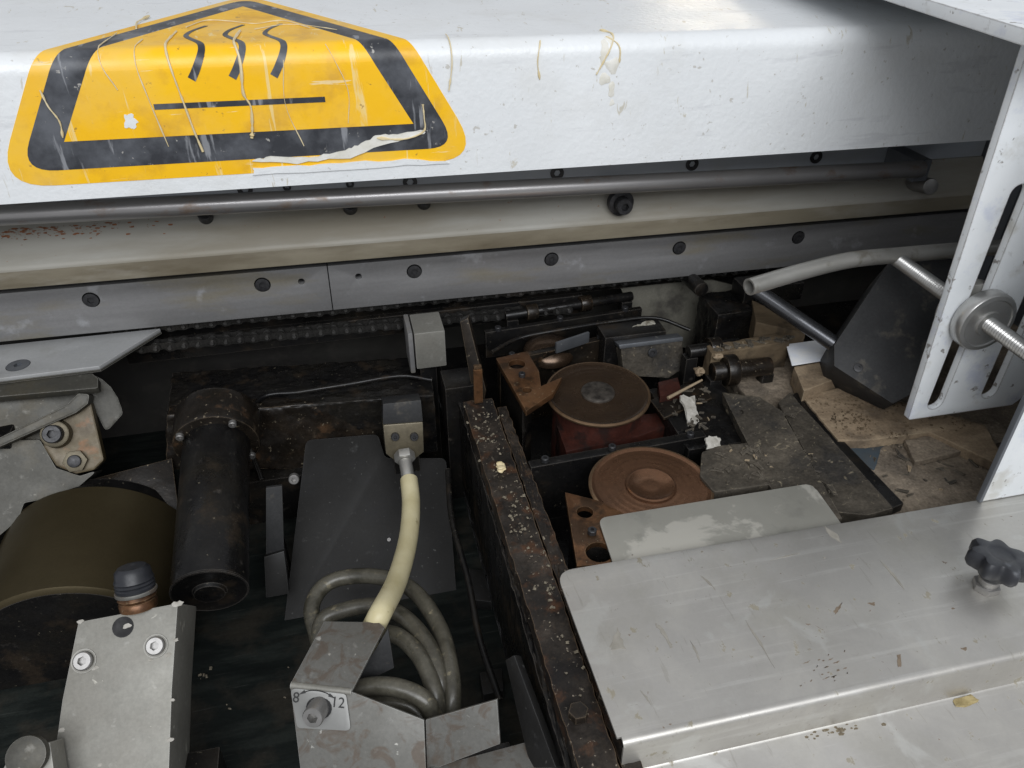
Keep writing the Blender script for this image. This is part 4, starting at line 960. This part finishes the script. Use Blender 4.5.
# slate plate and its post
sp_ = thing('slate_plate', gz(370, 600, -.1), 'matt dark slate plate with rounded corners behind the cream hose', 'plate')
sn = V((0, -.55, .83)).normalized(); P0 = gy(370, 520, .537)
obj('plate_sheet', pixplate([(306, 440), (378, 434), (385, 458), (446, 458), (458, 612), (450, 660), (282, 640)], P0, sn, .005, .007, b=.0006), 'slate', sp_)
obj('plate_post', box(-.02, .01, .585, .605, BEDL, -.095, .001), 'oily', sp_)
put(BRIGHT, 'screw', gp(389, 540, P0, sn), sn, sp_, .3)
ps = thing('hanging_strip', gz(274, 595, -.1), 'narrow dark steel strip standing between barrel and slate plate', 'strip')
P1 = gy(274, 540, .50)
obj('strip_sheet', pixplate([(266, 488), (282, 486), (284, 550), (266, 556)], P1, (0, -1, .3), .004, b=.0005), 'darkblock', ps)
obj('strip_foot', pixplate([(264, 557), (284, 551), (289, 594), (266, 598)], P1+V((0, -.004, 0)), (0, -1, .5), .010, b=.001), 'slate', ps)
obj('strip_post', box(P1.x-.005, P1.x+.004, .515, .53, BEDL, P1.z, .0005), 'oily', ps)
put(BRIGHT, 'screw', gp(294, 478, P1, (0, -1, .3)), (0, -1, .3), ps, .7)
# coils of conduit
def coil(label, pix, r, dep):
    t = thing('conduit_loop', gz(pix[-1][0], pix[-1][1], -.09), label, 'conduit', 'loops of greasy conduit')
    obj('conduit', tube(spline([gz(x, y, z) for (x, y), z in zip(pix, dep)], 9), r, 16), 'conduit', t)
coil('outermost greasy conduit loop arching up behind the hose', [(318, 640), (312, 606), (330, 582), (370, 576), (410, 588), (438, 625), (450, 668), (452, 705), (446, 740)], .0060, [-.075, -.070, -.066, -.062, -.058, -.055, -.052, -.060, -.080])
coil('second greasy conduit loop inside the outermost one', [(318, 655), (322, 622), (345, 610), (378, 606), (405, 618), (428, 645), (440, 680), (442, 715)], .0058, [-.068, -.062, -.057, -.053, -.050, -.048, -.052, -.07])
coil('third greasy conduit loop under the bracket arm', [(340, 668), (362, 640), (392, 634), (418, 654), (434, 690), (438, 722)], .0058, [-.060, -.055, -.048, -.046, -.050, -.065])
coil('lowest greasy conduit loop bulging over the bracket wing', [(338, 698), (368, 687), (398, 688), (424, 700), (436, 722)], .0060, [-.045, -.040, -.038, -.042, -.055])
coil('inner greasy conduit loop low in the bracket pocket', [(352, 712), (380, 704), (408, 706), (428, 724)], .0060, [-.060, -.056, -.056, -.064])
# bracket with scale
kb = thing('scale_bracket', gz(400, 760, -.1), 'galvanised folded bracket with an 8 to 12 scale and a socket screw', 'bracket')
e1, e2 = gz(290, 684, -.02), gz(352, 691, -.02)
ed = (e2-e1).normalized(); nh = V((ed.y, -ed.x, 0)).normalized()
nh = nh if nh.y < 0 else -nh
fn = (nh*math.cos(.70)+V((0, 0, 1))*math.sin(.70)).normalized()
obj('top_fold', pixplate([(290, 684), (352, 691), (385, 627), (379, 622), (324, 621)], (0, 0, -.02), (0, 0, 1), .0022, b=.0009), 'bracket', kb)
obj('fold', tube([e1+ed*.0004-V((0, 0, .0018))-nh*.0006, e2-ed*.0004-V((0, 0, .0018))-nh*.0006], .0023, 16), 'alu', kb)
Pf = e1.lerp(e2, .5)-V((0, 0, .0002))
obj('front_face', pixplate([(290, 685), (352, 692), (424, 720), (427, 800), (304, 800)], Pf, fn, .0022, b=.0006), 'bracket', kb)
q = gp(425, 720, Pf, fn); wn2 = (fn+V((.55, .0, .0))*-1).normalized(); wn2 = V((-.42, -.75, .5)).normalized()
obj('side_wing', pixplate([(425.5, 720), (497, 699.5), (500, 744), (427, 772)], q, wn2, .0022, b=.0005), 'bracket', kb)
obj('gusset', pixplate([(388, 629), (394, 668), (352, 688)], gz(385, 640, -.022), V((-.2, -.9, .4)).normalized(), .002, b=.0004), 'darkblock', kb)
lb = obj('scale_label', pixplate([(290, 688), (346, 694), (351, 731), (297, 728)], Pf+fn*.0013, fn, .0010, .003, b=.0002), 'labelplate', kb)
tag(lb, 'small light metal label reading 8 and 12 with a curved double arrow')
Ml = fmat(Pf+fn*.0015, fn, ed)
def text(s, px, py, size, parent):
    c = bpy.data.curves.new('txt', 'FONT'); c.body = s; c.size = size; c.extrude = .00012; c.align_x = 'CENTER'; c.align_y = 'CENTER'; c.resolution_u = 3
    o = bpy.data.objects.new('txt', c); COL.objects.link(o)
    me = bpy.data.meshes.new_from_object(o.evaluated_get(bpy.context.evaluated_depsgraph_get())); bpy.data.objects.remove(o)
    me.transform(fmat(gp(px, py, Pf+fn*.0015, fn), fn, ed)); me.name = 'numeral'
    return link('numeral', me, 'ink', parent, False)
text('8', 296, 698, .0088, lb); text('12', 338, 703, .0088, lb)
pa = [gp(x, y, Pf+fn*.0015, fn) for x, y in ((303, 692.5), (310, 690.6), (318, 690.8), (326, 693), (331, 696))]
obj('arrow_arc', tube(spline(pa, 5), .00032, 6), 'ink', lb)
for tip, base in (((299, 694.5), (305, 691.5)), ((335, 698.5), (329, 694.8))):
    a = gp(*tip, Pf+fn*.0015, fn); b_ = gp(*base, Pf+fn*.0015, fn); d = (b_-a); s_ = d.cross(fn).normalized()*.0010
    t = B(); vv_ = [t.verts.new(p+fn*h) for h in (-.0003, .0003) for p in (a, b_+s_, b_-s_)]
    t.faces.new(vv_[:3]); t.faces.new(vv_[3:])
    for i in range(3): t.faces.new((vv_[i], vv_[(i+1) % 3], vv_[3+(i+1) % 3], vv_[3+i]))
    obj('arrow_head', t, 'ink', lb)
so = gp(319, 708, Pf+fn*.0015, fn)
obj('screw_slot', plate(slot((-.002, 0), (.002, 0), .0060), .0004, b=0, xf=fmat(so+fn*.0005, fn, ed)), 'dark_hole', lb)
SB = mesh_of('cap_screw', socket_head(.0064, .011, .52, .5, .08), 'chrome')
put(SB, 'cap_screw', so+fn*.0005, (fn+V((-.10, -.30, -.10))).normalized(), kb)
obj('bracket_foot', pixplate([(300, 762), (360, 765), (420, 775), (420, 800), (300, 800)], Pf-fn*.012, fn, .06, b=.001), 'oily', kb)
# lower plate right of the bracket
lp = thing('base_plate', gz(470, 760, -.1), 'grey steel base plate at the bottom beside the rail', 'plate')
obj('plate_top', pixplate([(428, 768), (540, 738), (552, 768), (560, 800), (430, 800)], (0, 0, -.052), (0, 0, 1), .008, b=.001), 'bracket', lp)
obj('plate_edge', pixplate([(505, 660), (514, 655), (556, 768), (530, 768)], gz(520, 720, -.045), V((-.8, -.2, .55)).normalized(), .006, b=.001), 'slate', lp)
obj('plate_leg', box(.01, .06, .24, .27, BEDL, -.0605, .001), 'oily', lp)
# small pale pieces seen down between bracket and rail
for pix, lab in (([(468, 568), (484, 570), (492, 602), (474, 600)], 'small grey blue block low in the gap beside the slate plate'), ([(479, 672), (502, 667), (504, 690), (483, 695)], 'small grey blue block low in the gap beside the scale bracket')):
    o = obj('floor_block', pixplate(pix, (0, 0, BEDL+.012), (0, 0, 1), .0118, b=.002), 'slate'); tag(o, lab, 'block', 'small blocks on the pit floor')

# big bronze drum at the left
dr = thing('bronze_drum', (-.27, .5, BEDL), 'large olive bronze drum lying behind the aluminium block at left', 'drum')
dy0, dy1 = .455, .57
tp = gy(60, 588, dy0); RD = .082
dc = V((tp.x-.012, dy0, tp.z-RD))
obj('drum_shell', lathe([(RD-.003, 0), (RD, .002), (RD, dy1-dy0)], fmat(dc, (0, 1, 0)), 72), 'bronze_roll', dr)
obj('drum_face', lathe([(RD-.0045, -.0004), (RD-.006, .002), (.03, .002), (.028, -.006), (0, -.006)] [:3]+[(0, .002)], fmat(dc, (0, 1, 0)), 64), 'oily', dr)
obj('drum_end', lathe([(RD-.006, .0), (RD-.008, .02), (0, .02)], fmat(dc+V((0, dy1-dy0, 0)), (0, 1, 0)), 64), 'oily', dr)
obj('drum_cradle', box(dc.x-.05, dc.x+.05, dy0+.03, dy1-.02, BEDL, dc.z-RD*.8, .002), 'oily', dr)
# brown dark cover between drum and barrel
o = obj('rear_cover', pixplate([(95, 478), (172, 458), (180, 520), (160, 560), (120, 500)], gz(150, 500, -.085), V((.1, -.6, .8)).normalized(), .01, b=.001), 'oilybrown')
tag(o, 'dark brown oily plate between the drum and the black barrel', 'plate')

# aluminium block front left
ab = thing('aluminium_block', (-.16, .33, BEDL), 'grubby aluminium block with two socket screws at the bottom left', 'block')
an = V((0, -.62, .785)).normalized(); P0 = gz(130, 612, -.002)
obj('block_body', pixplate([(78, 622), (178, 603), (172, 690), (168, 800), (48, 800), (62, 700)], P0, an, .05, b=.0012), 'alu', ab)
for px, py in ((84, 661), (156, 646)):
    q = gp(px, py, P0, an); put(BRIGHT, 'screw', q-an*.002, an, ab, .95, spin=.3)
    obj('screw_ring', lathe([(.0058, -.001), (.0078, -.001), (.0073, .0006), (.0060, .0005)], fmat(q, an), 24, cap=False), 'alu', ab)
q = gp(123, 627, P0, an); obj('bore', lathe([(.0, .0002), (.0052, .0002), (.0056, .0004), (.0064, .0004), (.0066, -.001)], fmat(q, an), 20), 'dark_hole', ab)
obj('block_base', box(-.205, -.125, .27, .33, BEDL, -.095, .001), 'oily', ab)
def flake(px, py, r, parent, p0, n, name='glue_flake'):
    t = B(); bmesh.ops.create_icosphere(t, subdivisions=2, radius=1); q = gp(px, py, p0, n); u, v, nn = frame(n)
    for w_ in t.verts:
        k = 1+random.uniform(-.35, .35); w_.co = q+u*w_.co.x*r*.7*k+v*w_.co.y*r*k*.4+nn*(w_.co.z*r*.14*k)
    obj(name, t, 'scrap', parent)
for px, py, r in ((127, 626, .004), (178, 604, .0045), (80, 622, .003), (176, 640, .0025), (168, 655, .003), (172, 700, .0025), (62, 730, .0025), (170, 740, .003), (95, 668, .003), (150, 660, .0025), (100, 765, .002)):
    flake(px, py, r, ab, P0, an)
kb2 = thing('adjuster_knob', gz(136, 600, 0), 'black adjuster knob on a rusty collar on top of the aluminium block', 'knob')
q = gp(136, 607, P0, an)-an*.006; upv = V((0, .45, .9)).normalized()
obj('collar', lathe([(.0115, 0), (.0118, .004), (.0108, .0055), (.0118, .0075), (.0105, .010)], fmat(q, upv), 28), 'brownplate', kb2)
obj('thread_ring', cyl(q+upv*.010, q+upv*.0125, .0128, seg=28, b=.0005), 'bracket', kb2)
obj('knob_cap', lathe([(.0118, 0), (.0122, .002), (.0112, .003), (.0122, .0042), (.0112, .0054), (.0122, .0066), (.0114, .0085), (.0108, .013), (.0085, .0155), (0, .0162)], fmat(q+upv*.0125, upv), 32), 'blackplastic', kb2)
# corner bolt bottom-left
lb2 = thing('corner_plate', gz(25, 760, -.05), 'grey plate with a round bolt head in the bottom left corner', 'plate')
obj('plate_sheet', pixplate([(12, 752), (50, 742), (58, 800), (-20, 810)], gz(30, 760, -.03), an, .02, b=.001), 'alu', lb2)
q = gp(30, 755, gz(30, 760, -.03), an); obj('bolt', cyl(q, q+an*.006, .011, seg=28, b=.001), 'cast', lb2)
obj('plate_leg', box(-.235, -.212, .23, .26, BEDL, -.06, .001), 'oily', lb2)

# ================================================================== LEFT TOP: chamfered guide plate and casting
gpz = .0285
gpl = thing('guide_plate', gz(60, 350, gpz), 'pale steel guide plate with a chamfered corner at the left below the beam', 'plate')
Mi = Matrix.Translation((0, 0, gpz))
pts = [gz(x, y, gpz).to_2d() for x, y in ((-260, 372), (160, 328.5), (99, 366), (-240, 408))]
sq = gz(18, 365, gpz)
obj('plate_sheet', plate([tuple(p) for p in pts], .0035, [circ(sq.x, sq.y, .0098, 24)], .0005, Mi), 'guide', gpl)
obj('plate_back', plate([tuple(p) for p in (pts[0], pts[1], pts[2], pts[3])], .002, (), 0, Matrix.Translation((0, 0, gpz-.0037)) ), 'cast', gpl)
put(mesh_of('countersunk', socket_head(.0094, .0016, .4, 1.6, .1), 'aludark'), 'screw', sq+V((0, 0, -.0014)), (0, 0, 1), gpl)
ca = thing('casting', gz(40, 440, -.05), 'grey oil-stained casting bracket with two bolts at the left edge', 'casting')
cn = V((.12, -.80, .58)).normalized(); Pc = gz(50, 385, .018)
obj('flange', pixplate([(-60, 388), (92, 373), (98, 378), (98, 388), (-60, 402)], Pc+V((0, -.004, .001)), (0, -.35, .94), .008, .002, b=.0012), 'cast', ca)
obj('end_web', roughen(pixplate([(92, 374), (102, 379), (111, 387), (118, 398), (122, 409), (123, 414), (106, 433), (90, 400)], Pc+V((0, .004, -.004)), V((.25, -.8, .5)).normalized(), .012, .004, b=.001), .00012, .003, 60), 'cast', ca)
obj('web', roughen(pixplate([(-60, 396), (92, 385), (92, 470), (-60, 470)], Pc+V((0, .010, -.006)), cn, .02, b=.001), .00012, .003, 60), 'cast', ca)
obj('arm', roughen(pixplate([(-60, 455), (0, 437), (66, 405), (78, 393), (90, 394), (88, 404), (76, 413), (0, 447), (-60, 470)], Pc+cn*.012, cn, .020, .003, b=.0018), .00012, .003, 60), 'cast', ca)
tabp = Pc+cn*.001
obj('tab', roughen(pixplate([(40, 428), (70, 412), (90, 398), (104, 460), (94, 470), (76, 474), (56, 466), (44, 448)], tabp, cn, .014, .004, b=.0015), .00012, .003, 60), 'castbrown', ca)
obj('lower_body', roughen(pixplate([(-60, 445), (0, 440), (40, 440), (56, 468), (80, 476), (98, 470), (70, 494), (24, 503), (18, 520), (0, 535), (-60, 580)], tabp-cn*.003, cn, .035, .003, b=.003), .00012, .003, 60), 'cast', ca)
obj('casting_post', box(-.36, -.30, .60, .68, BEDL, -.01, .002), 'oily', ca)
q = gp(57, 434, tabp, cn); obj('bolt_boss', cyl(q-cn*.002, q+cn*.009, .0125, .0115, seg=28, b=.0015), 'brassy', ca)
put(BOLT, 'bolt', q+cn*.009, cn, ca, 1.3)
q = gp(76, 461, tabp, cn); t = hexnut(.010, .005, M=fmat(q, cn)); obj('nut', t, 'brassy', ca); obj('stud', cyl(q+cn*.004, q+cn*.0085, .0055, seg=18, b=.0008), 'screw', ca)

sc.render.engine = 'CYCLES'
